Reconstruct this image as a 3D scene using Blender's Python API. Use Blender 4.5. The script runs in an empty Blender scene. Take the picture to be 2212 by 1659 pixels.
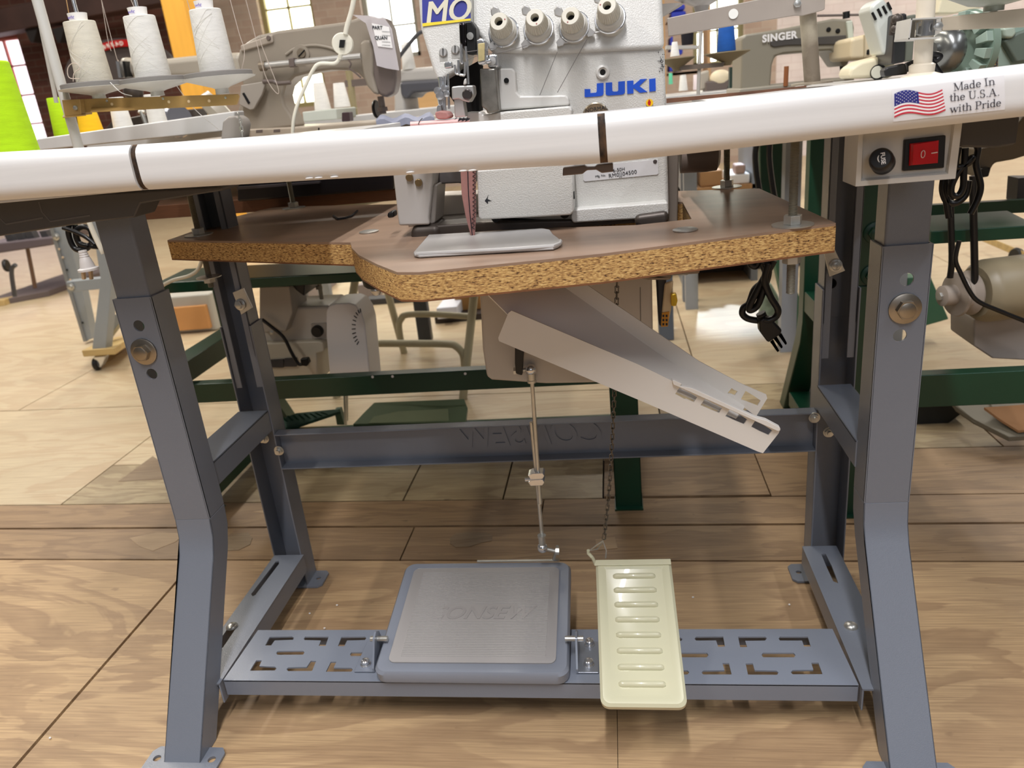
import bpy, bmesh, math, random
from mathutils import Vector as V, Matrix
random.seed(7)
SC = bpy.context.scene
COL = SC.collection
# ------------------------------------------------------------------ camera
CR = V((0.988593, 0.116532, -0.095415)); CD = V((-0.047832, -0.357797, -0.932574)); CF = V((-0.142814, 0.926500, -0.348142))
FPX = 1661.0; CAMP = V((0, 0, 0.9))
cam = bpy.data.cameras.new('camera'); camo = bpy.data.objects.new('camera', cam); COL.objects.link(camo)
camo.matrix_world = Matrix(((CR.x, -CD.x, -CF.x, 0), (CR.y, -CD.y, -CF.y, 0), (CR.z, -CD.z, -CF.z, 0.9), (0, 0, 0, 1)))
cam.sensor_width = 36; cam.lens = 36 * FPX / 2212; cam.clip_start = .02; cam.clip_end = 60
cam.dof.use_dof = True; cam.dof.focus_distance = 1.02; cam.dof.aperture_fstop = 7.5
SC.camera = camo
def ray(px, py): return CR * ((px - 1106) / FPX) + CD * ((py - 829.5) / FPX) + CF
def P(px, py, Y):          # the point of the plane at depth Y seen at a spot of the picture
    d = ray(px, py); return CAMP + d * (Y / d.y)
def G(px, py, z):          # the point of the level plane z
    d = ray(px, py); return CAMP + d * ((z - .9) / d.z)
# ------------------------------------------------------------------ materials
def lin(c):
    return tuple(((x / 255) / 12.92 if x <= 10 else ((x / 255 + .055) / 1.055) ** 2.4) for x in c) + (1,)
MATS = {}
def mat(name, c, rough=.5, metal=0, var=0, vs=6, bump=0, bs=300, stretch=(1, 1, 1), coat=0, c2=None, spec=.5, trans=0, alpha=1):
    if name in MATS: return MATS[name]
    m = bpy.data.materials.new(name); m.use_nodes = True; nt = m.node_tree; N = nt.nodes; L = nt.links
    b = N['Principled BSDF']; b.inputs['Base Color'].default_value = lin(c)
    b.inputs['Roughness'].default_value = rough; b.inputs['Metallic'].default_value = metal
    b.inputs['Coat Weight'].default_value = coat; b.inputs['Specular IOR Level'].default_value = spec
    b.inputs['Transmission Weight'].default_value = trans; b.inputs['Alpha'].default_value = alpha
    tc = N.new('ShaderNodeTexCoord'); mp = N.new('ShaderNodeMapping'); mp.inputs['Scale'].default_value = stretch
    L.new(tc.outputs['Object'], mp.inputs['Vector'])
    if var or c2:
        n = N.new('ShaderNodeTexNoise'); n.inputs['Scale'].default_value = vs; n.inputs['Detail'].default_value = 5
        r = N.new('ShaderNodeValToRGB')
        ca = lin(c); cb = lin(c2) if c2 else tuple(max(0, x * (1 - var)) for x in ca[:3]) + (1,)
        r.color_ramp.elements[0].position = .35; r.color_ramp.elements[1].position = .65
        r.color_ramp.elements[0].color = cb; r.color_ramp.elements[1].color = ca
        L.new(mp.outputs[0], n.inputs['Vector']); L.new(n.outputs['Fac'], r.inputs[0]); L.new(r.outputs[0], b.inputs['Base Color'])
    if bump:
        n2 = N.new('ShaderNodeTexNoise'); n2.inputs['Scale'].default_value = bs; n2.inputs['Detail'].default_value = 2
        bp = N.new('ShaderNodeBump'); bp.inputs['Strength'].default_value = bump; bp.inputs['Distance'].default_value = .002
        L.new(mp.outputs[0], n2.inputs['Vector']); L.new(n2.outputs['Fac'], bp.inputs['Height']); L.new(bp.outputs[0], b.inputs['Normal'])
    MATS[name] = m; return m
def emit(name, c, s):
    m = bpy.data.materials.new(name); m.use_nodes = True; nt = m.node_tree
    b = nt.nodes['Principled BSDF']; b.inputs['Base Color'].default_value = (.02, .02, .02, 1)
    b.inputs['Emission Color'].default_value = lin(c); b.inputs['Emission Strength'].default_value = s
    return m
STEEL = mat('grey stand enamel', (120, 126, 137), .27, 0, .06, 3, .15, 900)
PLATE = mat('pedal plate enamel', (130, 137, 150), .25, 0, .05, 3, .1, 900)
DARKST = mat('dark grey steel', (62, 62, 66), .45)
ZINC = mat('zinc plated steel', (205, 205, 200), .32, .8, .15, 40)
CHROME = mat('polished chrome', (220, 222, 225), .16, .85)
BRUSH = mat('brushed aluminium', (196, 194, 190), .42, .75, .1, 60)
BLACKP = mat('black plastic', (14, 14, 15), .42)
BLACKC = mat('black cable rubber', (12, 12, 14), .35)
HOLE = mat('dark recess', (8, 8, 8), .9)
WHITEV = mat('white vinyl edging', (232, 232, 231), .3, 0, .05, 3, stretch=(1.2, 1, 60))
LAMW = mat('white laminate', (205, 204, 202), .3, 0, .06, 20)
JWHITE = mat('pebbled off-white enamel', (208, 207, 202), .33, 0, .02, 5, .32, 620)
JPLAIN = mat('smooth off-white enamel', (206, 204, 199), .35)
CREAMK = mat('ivory knob plastic', (208, 204, 190), .45)
GREYPL = mat('grey plastic', (176, 172, 168), .45)
WHPLA = mat('white plastic', (222, 219, 213), .42)
BEIGEPL = mat('beige plastic', (190, 182, 172), .5)
TAN = mat('tan painted steel', (165, 132, 78), .45, 0, .15, 30)
LGREY = mat('pale grey paint', (196, 193, 186), .42, 0, .1, 15)
GREYTH = mat('grey foam', (130, 126, 122), .9)
GREEN = mat('dark green enamel', (14, 62, 42), .35, 0, .25, 4)
LGREEN = mat('sage green enamel', (72, 118, 92), .45, 0, .1, 5)
MINT = mat('mint green enamel', (150, 170, 158), .4, 0, .05, 8)
MACHG = mat('taupe grey enamel', (150, 140, 126), .35, 0, .08, 6)
MACHD = mat('taupe brown enamel', (108, 96, 90), .35, 0, .1, 6)
SINGM = mat('olive grey enamel', (140, 134, 118), .4)
CREAMM = mat('cream enamel', (232, 222, 192), .4)
WARMW = mat('warm white enamel', (205, 200, 192), .4)
CREAMP = mat('cream pedal enamel', (214, 212, 182), .25, 0, .02, 4, coat=.3)
THREADW = mat('white thread winding', (236, 234, 228), .85, 0, .08, 40, .35, 260, (1, 1, 6))
THREADL = mat('lime thread winding', (186, 232, 10), .85, 0, .12, 30, .3, 260, (1, 1, 6))
THREADY = mat('yellow thread winding', (250, 196, 16), .85, 0, .1, 30, .3, 260, (1, 1, 6))
THREADB = mat('blue thread winding', (24, 92, 180), .8, 0, .12, 30, .3, 260, (1, 1, 6))
THREADK = mat('black thread winding', (24, 22, 30), .85)
PAPER = mat('white paper', (240, 238, 236), .8)
BLUE = mat('logo blue', (20, 80, 200), .45)
NAVY = mat('label blue', (38, 44, 140), .45)
YELLOW = mat('label yellow', (232, 208, 40), .45)
RED = mat('red', (188, 20, 22), .4)
INK = mat('dark ink', (30, 32, 40), .6)
PINK = mat('pink cloth', (228, 180, 178), .9, 0, .06, 200)
DUSTP = mat('dusty pink cloth', (168, 122, 116), .95, 0, .08, 200)
DENIM = mat('grey blue cloth', (150, 154, 172), .95, 0, .15, 60)
BEAMB = mat('dark brown paint', (74, 48, 42), .6, 0, .3, 4)
PINE = mat('new pine board', (196, 168, 112), .6, 0, .2, 6, stretch=(1, 8, 8))
YPOST = mat('yellow painted timber', (238, 178, 70), .6, 0, .1, 5, stretch=(4, 4, .5))
CARD = mat('brown cardboard', (176, 134, 90), .8, 0, .1, 8)
CASTIRON = mat('oily cast iron', (84, 76, 70), .42, .4, .3, 25)
LAMB = mat('brown board face', (156, 130, 110), .34, 0, .22, 7, stretch=(1, 4, 1))
HARDB = mat('brown laminate edge', (126, 82, 50), .6, 0, .2, 60)
# ------------------------------------------------------------------ mesh builder
class MB:
    def __init__(s): s.bm = bmesh.new(); s.mi = 0
    def _f(s, vs):
        try:
            f = s.bm.faces.new(vs); f.material_index = s.mi; return f
        except ValueError: return None
    def box(s, x0, x1, y0, y1, z0, z1):
        v = [s.bm.verts.new((x, y, z)) for z in (z0, z1) for y in (y0, y1) for x in (x0, x1)]
        for q in ((0, 2, 3, 1), (4, 5, 7, 6), (0, 1, 5, 4), (2, 6, 7, 3), (0, 4, 6, 2), (1, 3, 7, 5)): s._f([v[i] for i in q])
        return s
    def prism(s, pts, vec):        # polygon swept along a vector
        vec = V(vec); a = [s.bm.verts.new(p) for p in pts]; b = [s.bm.verts.new(V(p) + vec) for p in pts]
        n = len(a); s._f(a[::-1]); s._f(b)
        for i in range(n): s._f([a[i], a[(i + 1) % n], b[(i + 1) % n], b[i]])
        return s
    def hull8(s, a, b):            # two matching loops joined
        n = len(a); A = [s.bm.verts.new(p) for p in a]; B = [s.bm.verts.new(p) for p in b]
        s._f(A[::-1]); s._f(B)
        for i in range(n): s._f([A[i], A[(i + 1) % n], B[(i + 1) % n], B[i]])
        return s
    def loops(s, ls, cap=True, closed=True):
        R = [[s.bm.verts.new(p) for p in l] for l in ls]; n = len(R[0])
        for a, b in zip(R, R[1:]):
            for i in range(n if closed else n - 1): s._f([a[i], a[(i + 1) % n], b[(i + 1) % n], b[i]])
        if cap: s._f(R[0][::-1]); s._f(R[-1])
        return s
    def tube(s, pts, r, n=12, closed=False):
        pts = [V(p) for p in pts]; m = len(pts); rs = r if isinstance(r, (list, tuple)) else [r] * m
        ls = []; up = None
        for i, p in enumerate(pts):
            if closed: t = pts[(i + 1) % m] - pts[i - 1]
            else: t = pts[min(i + 1, m - 1)] - pts[max(i - 1, 0)]
            if t.length < 1e-9: t = V((0, 0, 1))
            t.normalize()
            if up is None:
                up = V((0, 0, 1)) if abs(t.z) < .9 else V((1, 0, 0))
            up = (up - t * up.dot(t))
            if up.length < 1e-6: up = t.orthogonal()
            up.normalize(); sd = t.cross(up)
            ls.append([p + (up * math.cos(2 * math.pi * k / n) + sd * math.sin(2 * math.pi * k / n)) * rs[i] for k in range(n)])
        if closed: ls.append(ls[0])
        s.loops(ls, cap=not closed); 
        if closed: bmesh.ops.remove_doubles(s.bm, verts=s.bm.verts[:], dist=1e-7)
        return s
    def cyl(s, p0, p1, r0, r1=None, n=20):
        return s.tube([p0, p1], [r0, r0 if r1 is None else r1], n)
    def lathe(s, p, ax, prof, n=28):   # prof: (radius, distance along the axis)
        p = V(p); ax = V(ax).normalized(); u = ax.orthogonal().normalized(); w = ax.cross(u)
        ls = [[p + ax * h + (u * math.cos(2 * math.pi * k / n) + w * math.sin(2 * math.pi * k / n)) * max(r, 1e-5) for k in range(n)] for r, h in prof]
        return s.loops(ls)
    def hexa(s, p, ax, r, h, rot=0):
        p = V(p); ax = V(ax).normalized(); u = ax.orthogonal().normalized(); w = ax.cross(u)
        l = [p + (u * math.cos(rot + math.pi / 3 * k) + w * math.sin(rot + math.pi / 3 * k)) * r for k in range(6)]
        return s.prism(l, ax * h)
    def sphere(s, c, r, n=12, sc=(1, 1, 1)):
        c = V(c); ls = []
        for i in range(n + 1):
            a = -math.pi / 2 + math.pi * i / n
            ls.append([c + V((math.cos(a) * math.cos(2 * math.pi * k / (2 * n)) * sc[0], math.cos(a) * math.sin(2 * math.pi * k / (2 * n)) * sc[1], math.sin(a) * sc[2])) * r if 0 < i < n else c + V((1e-5 * math.cos(2 * math.pi * k / (2 * n)), 1e-5 * math.sin(2 * math.pi * k / (2 * n)), math.sin(a) * r * sc[2])) for k in range(2 * n)])
        return s.loops(ls)
    def add(s, me, M=None):
        n0 = len(s.bm.verts); s.bm.from_mesh(me); s.bm.verts.ensure_lookup_table()
        if M is not None:
            for v in s.bm.verts[n0:]: v.co = M @ v.co
        for f in s.bm.faces:
            if any(v.index < 0 for v in f.verts): pass
        return s
    def xf(s, f):
        for v in s.bm.verts: v.co = f(v.co)
        return s
def smoothed(bm, ang=38):
    bm.normal_update(); c = math.radians(ang)
    for f in bm.faces: f.smooth = True
    for e in bm.edges:
        e.smooth = not (len(e.link_faces) == 2 and e.calc_face_angle(0) > c)
def ob(name, mb, m, parent=None, bev=0, label=None, segs=2, kind=None, fix=True):
    bm = mb.bm if isinstance(mb, MB) else mb
    if fix: bmesh.ops.recalc_face_normals(bm, faces=bm.faces[:])
    smoothed(bm); me = bpy.data.meshes.new(name); bm.to_mesh(me); bm.free()
    for x in (m if isinstance(m, (list, tuple)) else [m]): me.materials.append(x)
    o = bpy.data.objects.new(name, me); COL.objects.link(o)
    if parent is not None:
        o.parent = parent; o.matrix_parent_inverse = world(parent).inverted()
    if bev:
        b = o.modifiers.new('bevel', 'BEVEL'); b.width = bev; b.segments = segs; b.limit_method = 'ANGLE'; b.angle_limit = math.radians(32); b.harden_normals = True
    if label: o['label'] = label
    if kind: o['kind'] = kind
    return o
def world(o):
    m = o.matrix_basis.copy()
    while o.parent is not None:
        m = o.parent.matrix_basis @ o.matrix_parent_inverse @ m; o = o.parent
    return m
def tag(o, label, cat, group=None):
    o['label'] = label; o['category'] = cat
    if group: o['group'] = group
    return o
def T(name, label, cat, loc=(0, 0, 0), group=None):
    o = bpy.data.objects.new(name, None); COL.objects.link(o); o.location = loc; o.empty_display_size = .05
    return tag(o, label, cat, group)
def dup(root, delta, label=None, rotz=None):
    r = root.copy(); COL.objects.link(r); r.location = V(root.location) + V(delta)
    if label: r['label'] = label
    if rotz is not None: r.rotation_euler = (0, 0, rotz)
    def rec(a, b):
        for ch in [c for c in bpy.data.objects if c.parent == a]:
            d = ch.copy(); COL.objects.link(d); d.parent = b; rec(ch, d)
    rec(root, r); return r
def plate_mesh(outer, holes, th):  # flat sheet with holes, local XY, thickness centred
    cu = bpy.data.curves.new('sheet', 'CURVE'); cu.dimensions = '2D'; cu.fill_mode = 'BOTH'; cu.extrude = th / 2
    for lp in [outer] + list(holes):
        sp = cu.splines.new('POLY'); sp.points.add(len(lp) - 1); sp.use_cyclic_u = True
        for q, p in zip(sp.points, lp): q.co = (p[0], p[1], 0, 1)
    o = bpy.data.objects.new('sheet', cu); COL.objects.link(o)
    dg = bpy.context.evaluated_depsgraph_get(); dg.update()
    me = bpy.data.meshes.new_from_object(o.evaluated_get(dg)); bpy.data.objects.remove(o); bpy.data.curves.remove(cu)
    return me
def txt_mesh(s, size, ext=.0004, shear=0, off=0, space=1, align='CENTER'):
    cu = bpy.data.curves.new('lettering', 'FONT'); cu.body = s; cu.size = size; cu.extrude = ext; cu.shear = shear; cu.offset = off
    cu.space_character = space; cu.align_x = align; cu.align_y = 'CENTER'; cu.resolution_u = 4
    o = bpy.data.objects.new('lettering', cu); COL.objects.link(o)
    dg = bpy.context.evaluated_depsgraph_get(); dg.update()
    me = bpy.data.meshes.new_from_object(o.evaluated_get(dg)); bpy.data.objects.remove(o); bpy.data.curves.remove(cu)
    return me
def frame(o, x, y):     # matrix from an origin, an x direction and a y direction
    x = V(x).normalized(); z = x.cross(V(y)).normalized(); y = z.cross(x)
    return Matrix(((x.x, y.x, z.x, o[0]), (x.y, y.y, z.y, o[1]), (x.z, y.z, z.z, o[2]), (0, 0, 0, 1)))
def write(name, s, size, o, x, y, m, parent, **k):
    mb = MB(); mb.add(txt_mesh(s, size, **k), frame(o, x, y)); return ob(name, mb, m, parent, fix=False)
def face2d(pxs, Y): return [P(a, b, Y) for a, b in pxs]
def slab(pxs, Y, d):    # outline at depth Y, real thickness d going away
    return MB().prism(face2d(pxs, Y), (0, d, 0))
def sheetY(outer, holes, Y, th):   # sheet in an XZ plane at depth Y with holes, all given as picture spots
    f = lambda l: [(p.x, p.z) for p in face2d(l, Y)]
    me = plate_mesh(f(outer), [f(h) for h in holes], th)
    return MB().add(me, Matrix(((1, 0, 0, 0), (0, 0, -1, Y + th / 2), (0, 1, 0, 0), (0, 0, 0, 1))))
def circ(cx, cy, r, n=20): return [(cx + r * math.cos(2 * math.pi * k / n), cy + r * math.sin(2 * math.pi * k / n)) for k in range(n)]
def spline(pts, k=6):
    pts = [V(p) for p in pts]; out = []
    for i in range(len(pts) - 1):
        p0 = pts[max(i - 1, 0)]; p1 = pts[i]; p2 = pts[i + 1]; p3 = pts[min(i + 2, len(pts) - 1)]
        for j in range(k):
            t = j / k
            out.append(.5 * ((2 * p1) + (p2 - p0) * t + (2 * p0 - 5 * p1 + 4 * p2 - p3) * t * t + (3 * p1 - p0 - 3 * p2 + p3) * t ** 3))
    return out + [pts[-1]]
def cpath(pxs, Ys, k=10):
    if not isinstance(Ys, (list, tuple)): Ys = [Ys] * len(pxs)
    return spline([P(a, b, y) for (a, b), y in zip(pxs, Ys)], k)
def bolt(name, p, ax, r, parent, m=ZINC, washer=1.6):
    mb = MB(); ax = V(ax).normalized(); p = V(p)
    if washer: mb.lathe(p, ax, [(0, 0), (r * washer, 0), (r * washer, r * .22), (r * washer * .9, r * .3), (0, r * .3)], 24); p = p + ax * r * .3
    mb.hexa(p, ax, r, r * .65, .3); mb.lathe(p, ax, [(0, 0), (r * .8, 0), (r * .8, r * .66), (r * .72, r * .7), (0, r * .7)], 20)
    return ob(name, mb, m, parent)
# ------------------------------------------------------------------ floor
def woodmat(name, c1, c2, c3, sx=.8, sy=7, rough=.55, dirt=.5, big=2.2):
    m = bpy.data.materials.new(name); m.use_nodes = True; nt = m.node_tree; N = nt.nodes; L = nt.links; b = N['Principled BSDF']
    tc = N.new('ShaderNodeTexCoord')
    def noise(scale, stretch, det=4, dist=0):
        mp = N.new('ShaderNodeMapping'); mp.inputs['Scale'].default_value = stretch; L.new(tc.outputs['Object'], mp.inputs[0])
        n = N.new('ShaderNodeTexNoise'); n.inputs['Scale'].default_value = scale; n.inputs['Detail'].default_value = det; n.inputs['Distortion'].default_value = dist
        L.new(mp.outputs[0], n.inputs[0]); return n.outputs['Fac']
    def ramp(f, stops):
        r = N.new('ShaderNodeValToRGB'); e = r.color_ramp.elements
        e[0].position = stops[0][0]; e[0].color = stops[0][1]; e[1].position = stops[-1][0]; e[1].color = stops[-1][1]
        for p, c in stops[1:-1]: q = e.new(p); q.color = c
        L.new(f, r.inputs[0]); return r.outputs[0]
    def mix(f, a, c, mode='MIX'):
        x = N.new('ShaderNodeMix'); x.data_type = 'RGBA'; x.blend_type = mode
        if isinstance(f, float): x.inputs[0].default_value = f
        else: L.new(f, x.inputs[0])
        for i, v in ((6, a), (7, c)):
            if isinstance(v, tuple): x.inputs[i].default_value = v
            else: L.new(v, x.inputs[i])
        return x.outputs[2]
    w = (1, 1, 1, 1); k = (0, 0, 0, 1)
    # cathedral figure: long stretched noise cut into soft-edged bands
    fig = ramp(noise(big, (sx, sy * .5, 1), 5, .9), [(.40, k), (.42, (.9, .9, .9, 1)), (.475, (.6, .6, .6, 1)), (.49, (.1, .1, .1, 1)), (.55, (.1, .1, .1, 1)), (.565, (1, 1, 1, 1)), (.63, (.5, .5, .5, 1)), (.64, k)])
    base = mix(fig, lin(c1), lin(c2))
    fine = ramp(noise(24, (sx * .5, sy * 2.4, 1), 8), [(.38, k), (.66, w)])
    base = mix(fine, base, mix(.5, base, lin(c3)))
    blot = ramp(noise(1.7, (1, 1.3, 1), 5, .4), [(.42, k), (.75, (dirt, dirt, dirt, 1))])
    base = mix(blot, base, lin(c3))
    speck = ramp(noise(26, (1, 1.6, 1), 2), [(.70, k), (.76, (.5, .5, .5, 1))])
    base = mix(speck, base, lin(c3))
    L.new(base, b.inputs['Base Color']); b.inputs['Roughness'].default_value = rough
    bp = N.new('ShaderNodeBump'); bp.inputs['Strength'].default_value = .25; bp.inputs['Distance'].default_value = .003
    L.new(noise(30, (sx, sy, 1), 5), bp.inputs['Height']); L.new(bp.outputs[0], b.inputs['Normal'])
    return m
PLY = woodmat('plywood sheet', (198, 167, 126), (166, 136, 102), (132, 106, 80), .7, 5)
PLANKB = woodmat('worn brown plank', (172, 142, 106), (146, 118, 88), (100, 80, 60), .7, 9, .5)
OLDPLY = woodmat('pale scuffed plywood', (190, 172, 136), (160, 140, 108), (98, 82, 62), .8, 6, .42, .6)
FARPLY = woodmat('pale far plywood', (206, 190, 158), (194, 172, 140), (160, 138, 110), .6, 4, .42, .3)
mb = MB(); sk = -.03
def board(x0, x1, y0, y1, mi, z=0.0):
    mb.mi = mi; g = .0012
    p = [(x, y + sk * x, z) for x, y in ((x0 + g, y0 + g), (x1 - g, y0 + g), (x1 - g, y1 - g), (x0 + g, y1 - g))]
    mb.prism(p, (0, 0, -.018))
board(-6, -.968, -2, 1.343, 0); board(-.964, -.0325, -2, 1.343, 0); board(-.034, 3, -2, 1.343, 0); board(3.002, 9, -2, 1.343, 0)
board(-6, -.49, 1.346, 1.478, 1); board(-.489, 2, 1.346, 1.478, 1); board(2.002, 9, 1.346, 1.478, 1)
board(-6, -.2, 1.484, 1.60, 1); board(-.199, 3, 1.484, 1.60, 1); board(3.002, 9, 1.484, 1.60, 1)
board(-6, -1.5, 1.602, 2.3, 3)
for i, (x0, x1) in enumerate(((-1.498, -.55), (-.548, -.3), (-.298, -.06), (.32, 1.3), (1.302, 9))): board(x0, x1, 1.602, 1.83, 2 if i < 3 else 1)
board(-.058, .318, 1.602, 1.83, 1, .004)
board(-1.498, .1, 1.832, 2.3, 3); board(.102, .9, 1.832, 2.3, 2); board(.902, 9, 1.832, 2.3, 1)
for i, (x0, x1) in enumerate(((-9, -2.2), (-2.198, .24), (.242, 1.5), (1.502, 9))):
    board(x0, x1, 2.303, 4.6, 3); board(x0 + .4, x1 + (.4 if i < 3 else 0), 4.603, 10, 3)
def patch(pxs, mi, h=.0012):
    mb.mi = mi; mb.prism([G(a, b, h) for a, b in pxs], (0, 0, -.003))
patch([(972, 1162), (985, 1152), (1010, 1149), (1050, 1150), (1064, 1158), (1062, 1168), (1040, 1172), (1015, 1180), (985, 1182), (972, 1174)], 5)
patch([(478, 1165), (500, 1152), (536, 1150), (545, 1162), (540, 1176), (515, 1188), (478, 1190)], 5)
patch([(1286, 1164), (1328, 1160), (1334, 1184), (1290, 1188)], 6); patch([(280, 1162), (340, 1150), (400, 1152), (380, 1170), (330, 1190), (300, 1180)], 6, .0006)
patch([(545, 1105), (600, 1098), (640, 1106), (600, 1112)], 6, .0006); patch([(255, 1040), (330, 985), (352, 1000), (352, 1035)], 5, .0008)
mb.mi = 4; mb.box(-9, 9, -2, 10.6, -.03, -.019)
floor = ob('floor', mb, [PLY, PLANKB, OLDPLY, FARPLY, mat('floor joint dirt', (40, 30, 24), .9), woodmat('lifted veneer patch', (150, 130, 104), (134, 112, 88), (100, 82, 62), .7, 6), woodmat('pale paint scuff', (182, 156, 122), (166, 140, 108), (140, 116, 90), .7, 6)], fix=True, kind='structure')
# ------------------------------------------------------------------ brick walls
def brickmat(name, c1, c2, cm, sc=4.5, bump=.4):
    m = bpy.data.materials.new(name); m.use_nodes = True; nt = m.node_tree; N = nt.nodes; L = nt.links; b = N['Principled BSDF']
    tc = N.new('ShaderNodeTexCoord'); mp = N.new('ShaderNodeMapping'); mp.inputs['Rotation'].default_value = (math.pi / 2, 0, 0)
    br = N.new('ShaderNodeTexBrick'); br.inputs['Scale'].default_value = sc; br.inputs['Color1'].default_value = lin(c1); br.inputs['Color2'].default_value = lin(c2); br.inputs['Mortar'].default_value = lin(cm)
    br.inputs['Mortar Size'].default_value = .02; br.inputs['Brick Width'].default_value = .9; br.inputs['Row Height'].default_value = .33
    L.new(tc.outputs['Object'], mp.inputs[0]); L.new(mp.outputs[0], br.inputs[0])
    n = N.new('ShaderNodeTexNoise'); n.inputs['Scale'].default_value = 3; n.inputs['Detail'].default_value = 6; L.new(tc.outputs['Object'], n.inputs[0])
    mx = N.new('ShaderNodeMix'); mx.data_type = 'RGBA'; mx.blend_type = 'MULTIPLY'; mx.inputs[0].default_value = .5
    L.new(br.outputs[0], mx.inputs[6]); L.new(n.outputs[0], mx.inputs[7]); L.new(mx.outputs[2], b.inputs['Base Color'])
    b.inputs['Roughness'].default_value = .85
    bp = N.new('ShaderNodeBump'); bp.inputs['Strength'].default_value = bump; L.new(br.outputs[1], bp.inputs['Height']); L.new(bp.outputs[0], b.inputs['Normal'])
    return m
BR_D = brickmat('dark red brick', (120, 74, 62), (96, 58, 50), (120, 100, 88))
BR_P = brickmat('worn pink brick', (206, 186, 172), (194, 170, 156), (206, 190, 178), 4.5, .15)
BR_W = brickmat('whitewashed brick', (250, 240, 240), (244, 232, 233), (236, 222, 222), 4.5, .15)
def wallpiece(name, x0, x1, z1, holes, m, Y=9.0):
    me = plate_mesh([(x0, -.02), (x1, -.02), (x1, z1), (x0, z1)], [[(a, c), (b, c), (b, d), (a, d)] for a, b, c, d in holes], .3)
    mb = MB().add(me, Matrix(((1, 0, 0, 0), (0, 0, -1, Y + .15), (0, 1, 0, 0), (0, 0, 0, 1))))
    return ob(name, mb, m, kind='structure')
WIN = [(-8.6, -6.73, .5, 2.13, (252, 232, 238), 2.6, (176, 96, 88)), (-3.78, -3.16, 1.02, 3.1, (255, 252, 222), 5, (150, 140, 96)),
       (-2.62, -2.02, 1.42, 3.1, (255, 255, 250), 5, (150, 150, 140)), (.9, 1.42, 1.0, 3.1, (255, 255, 238), 5, (150, 146, 110))]
wallpiece('wall_back_left', -9, -4.6, 3.6, [WIN[0][:4]], BR_D)
wallpiece('wall_back', -4.6, 1.75, 3.6, [w[:4] for w in WIN[1:]], BR_P)
wallpiece('wall_back_right', 1.75, 9, 3.6, [], BR_W)
for i, (a, b, c, d, col, s, fc) in enumerate(WIN):
    mb = MB()
    for x in (a, b - .05): mb.box(x, x + .05, 9.08, 9.14, c, d)
    for z in (c, d - .05): mb.box(a, b, 9.08, 9.14, z, z + .05)
    nx = max(2, round((b - a) / .28)); nz = round((d - c) / .36)
    for k in range(1, nx): x = a + (b - a) * k / nx; mb.box(x - .01, x + .01, 9.09, 9.13, c, d)
    for k in range(1, nz): z = c + (d - c) * k / nz; mb.box(a, b, 9.09, 9.13, z - .01, z + .01)
    w = ob('window_%d' % (i + 1), mb, mat('window bar paint %d' % i, fc, .6), kind='structure')
    mb = MB().box(a, b, 9.14, 9.15, c, d); ob('pane', mb, emit('daylight pane %d' % i, col, s), w)
# ------------------------------------------------------------------ lights
def area(name, loc, tgt, sx, sy, e, c):
    l = bpy.data.lights.new(name, 'AREA'); l.shape = 'RECTANGLE'; l.size = sx; l.size_y = sy; l.energy = e; l.color = lin(c)[:3]
    o = bpy.data.objects.new(name, l); COL.objects.link(o); o.location = loc
    o.rotation_euler = (V(tgt) - V(loc)).to_track_quat('-Z', 'Y').to_euler(); return o
WL = (255, 246, 232)
area('ceiling_lamp', (-.1, -.5, 3.2), (-.1, -.5, 0), .1, 2.4, 104, (248, 246, 248))
area('ceiling_lamp', (-2.3, .0, 3.2), (-2.3, .05, 0), .1, 2.4, 40, WL)
area('ceiling_lamp', (2.1, -.2, 3.2), (2.1, -.15, 0), .1, 2.4, 34, (244, 246, 252))
area('front_fill', (.5, -3.2, 2.2), (-.1, 1, .5), 1.6, 1.2, 17, (240, 244, 255))  # added soft fill behind the camera, brightens the edging and chute
area('ceiling_lamp', (-.5, 2.9, 3.3), (-.5, 2.9, 0), .12, 2.4, 46, WL)
area('ceiling_lamp', (-3.2, 3.4, 3.3), (-3.2, 3.4, 0), .3, 2.4, 105, WL)
area('ceiling_lamp', (2.6, 4.0, 3.3), (2.6, 4, 0), .3, 2.4, 66, WL)
area('ceiling_lamp', (-1.0, 6.0, 3.3), (-1., 6.4, 0), 2.4, .3, 90, WL)
area('ceiling_lamp', (-6.0, 6.0, 3.3), (-6., 6.5, 0), 2.4, .3, 40, WL)
area('ceiling_lamp', (4.5, 6.5, 3.3), (4.5, 7.5, 1), 2.4, .3, 120, WL)
s = bpy.data.lights.new('window_daylight', 'SPOT'); s.energy = 1500; s.color = (.62, .78, 1); s.spot_size = math.radians(6.2); s.spot_blend = .35; s.shadow_soft_size = .08
so = bpy.data.objects.new('window_daylight', s); COL.objects.link(so); so.location = (.75, 6.3, 3.5)
so.rotation_euler = (V((.47, 3.1, 0)) - so.location).to_track_quat('-Z', 'Y').to_euler()
w = bpy.data.worlds.new('World'); SC.world = w; w.use_nodes = True
w.node_tree.nodes['Background'].inputs[0].default_value = (.95, .92, .9, 1); w.node_tree.nodes['Background'].inputs[1].default_value = .11
SC.view_settings.view_transform = 'Standard'; SC.view_settings.look = 'None'; SC.view_settings.exposure = 0; SC.view_settings.gamma = 1
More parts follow.
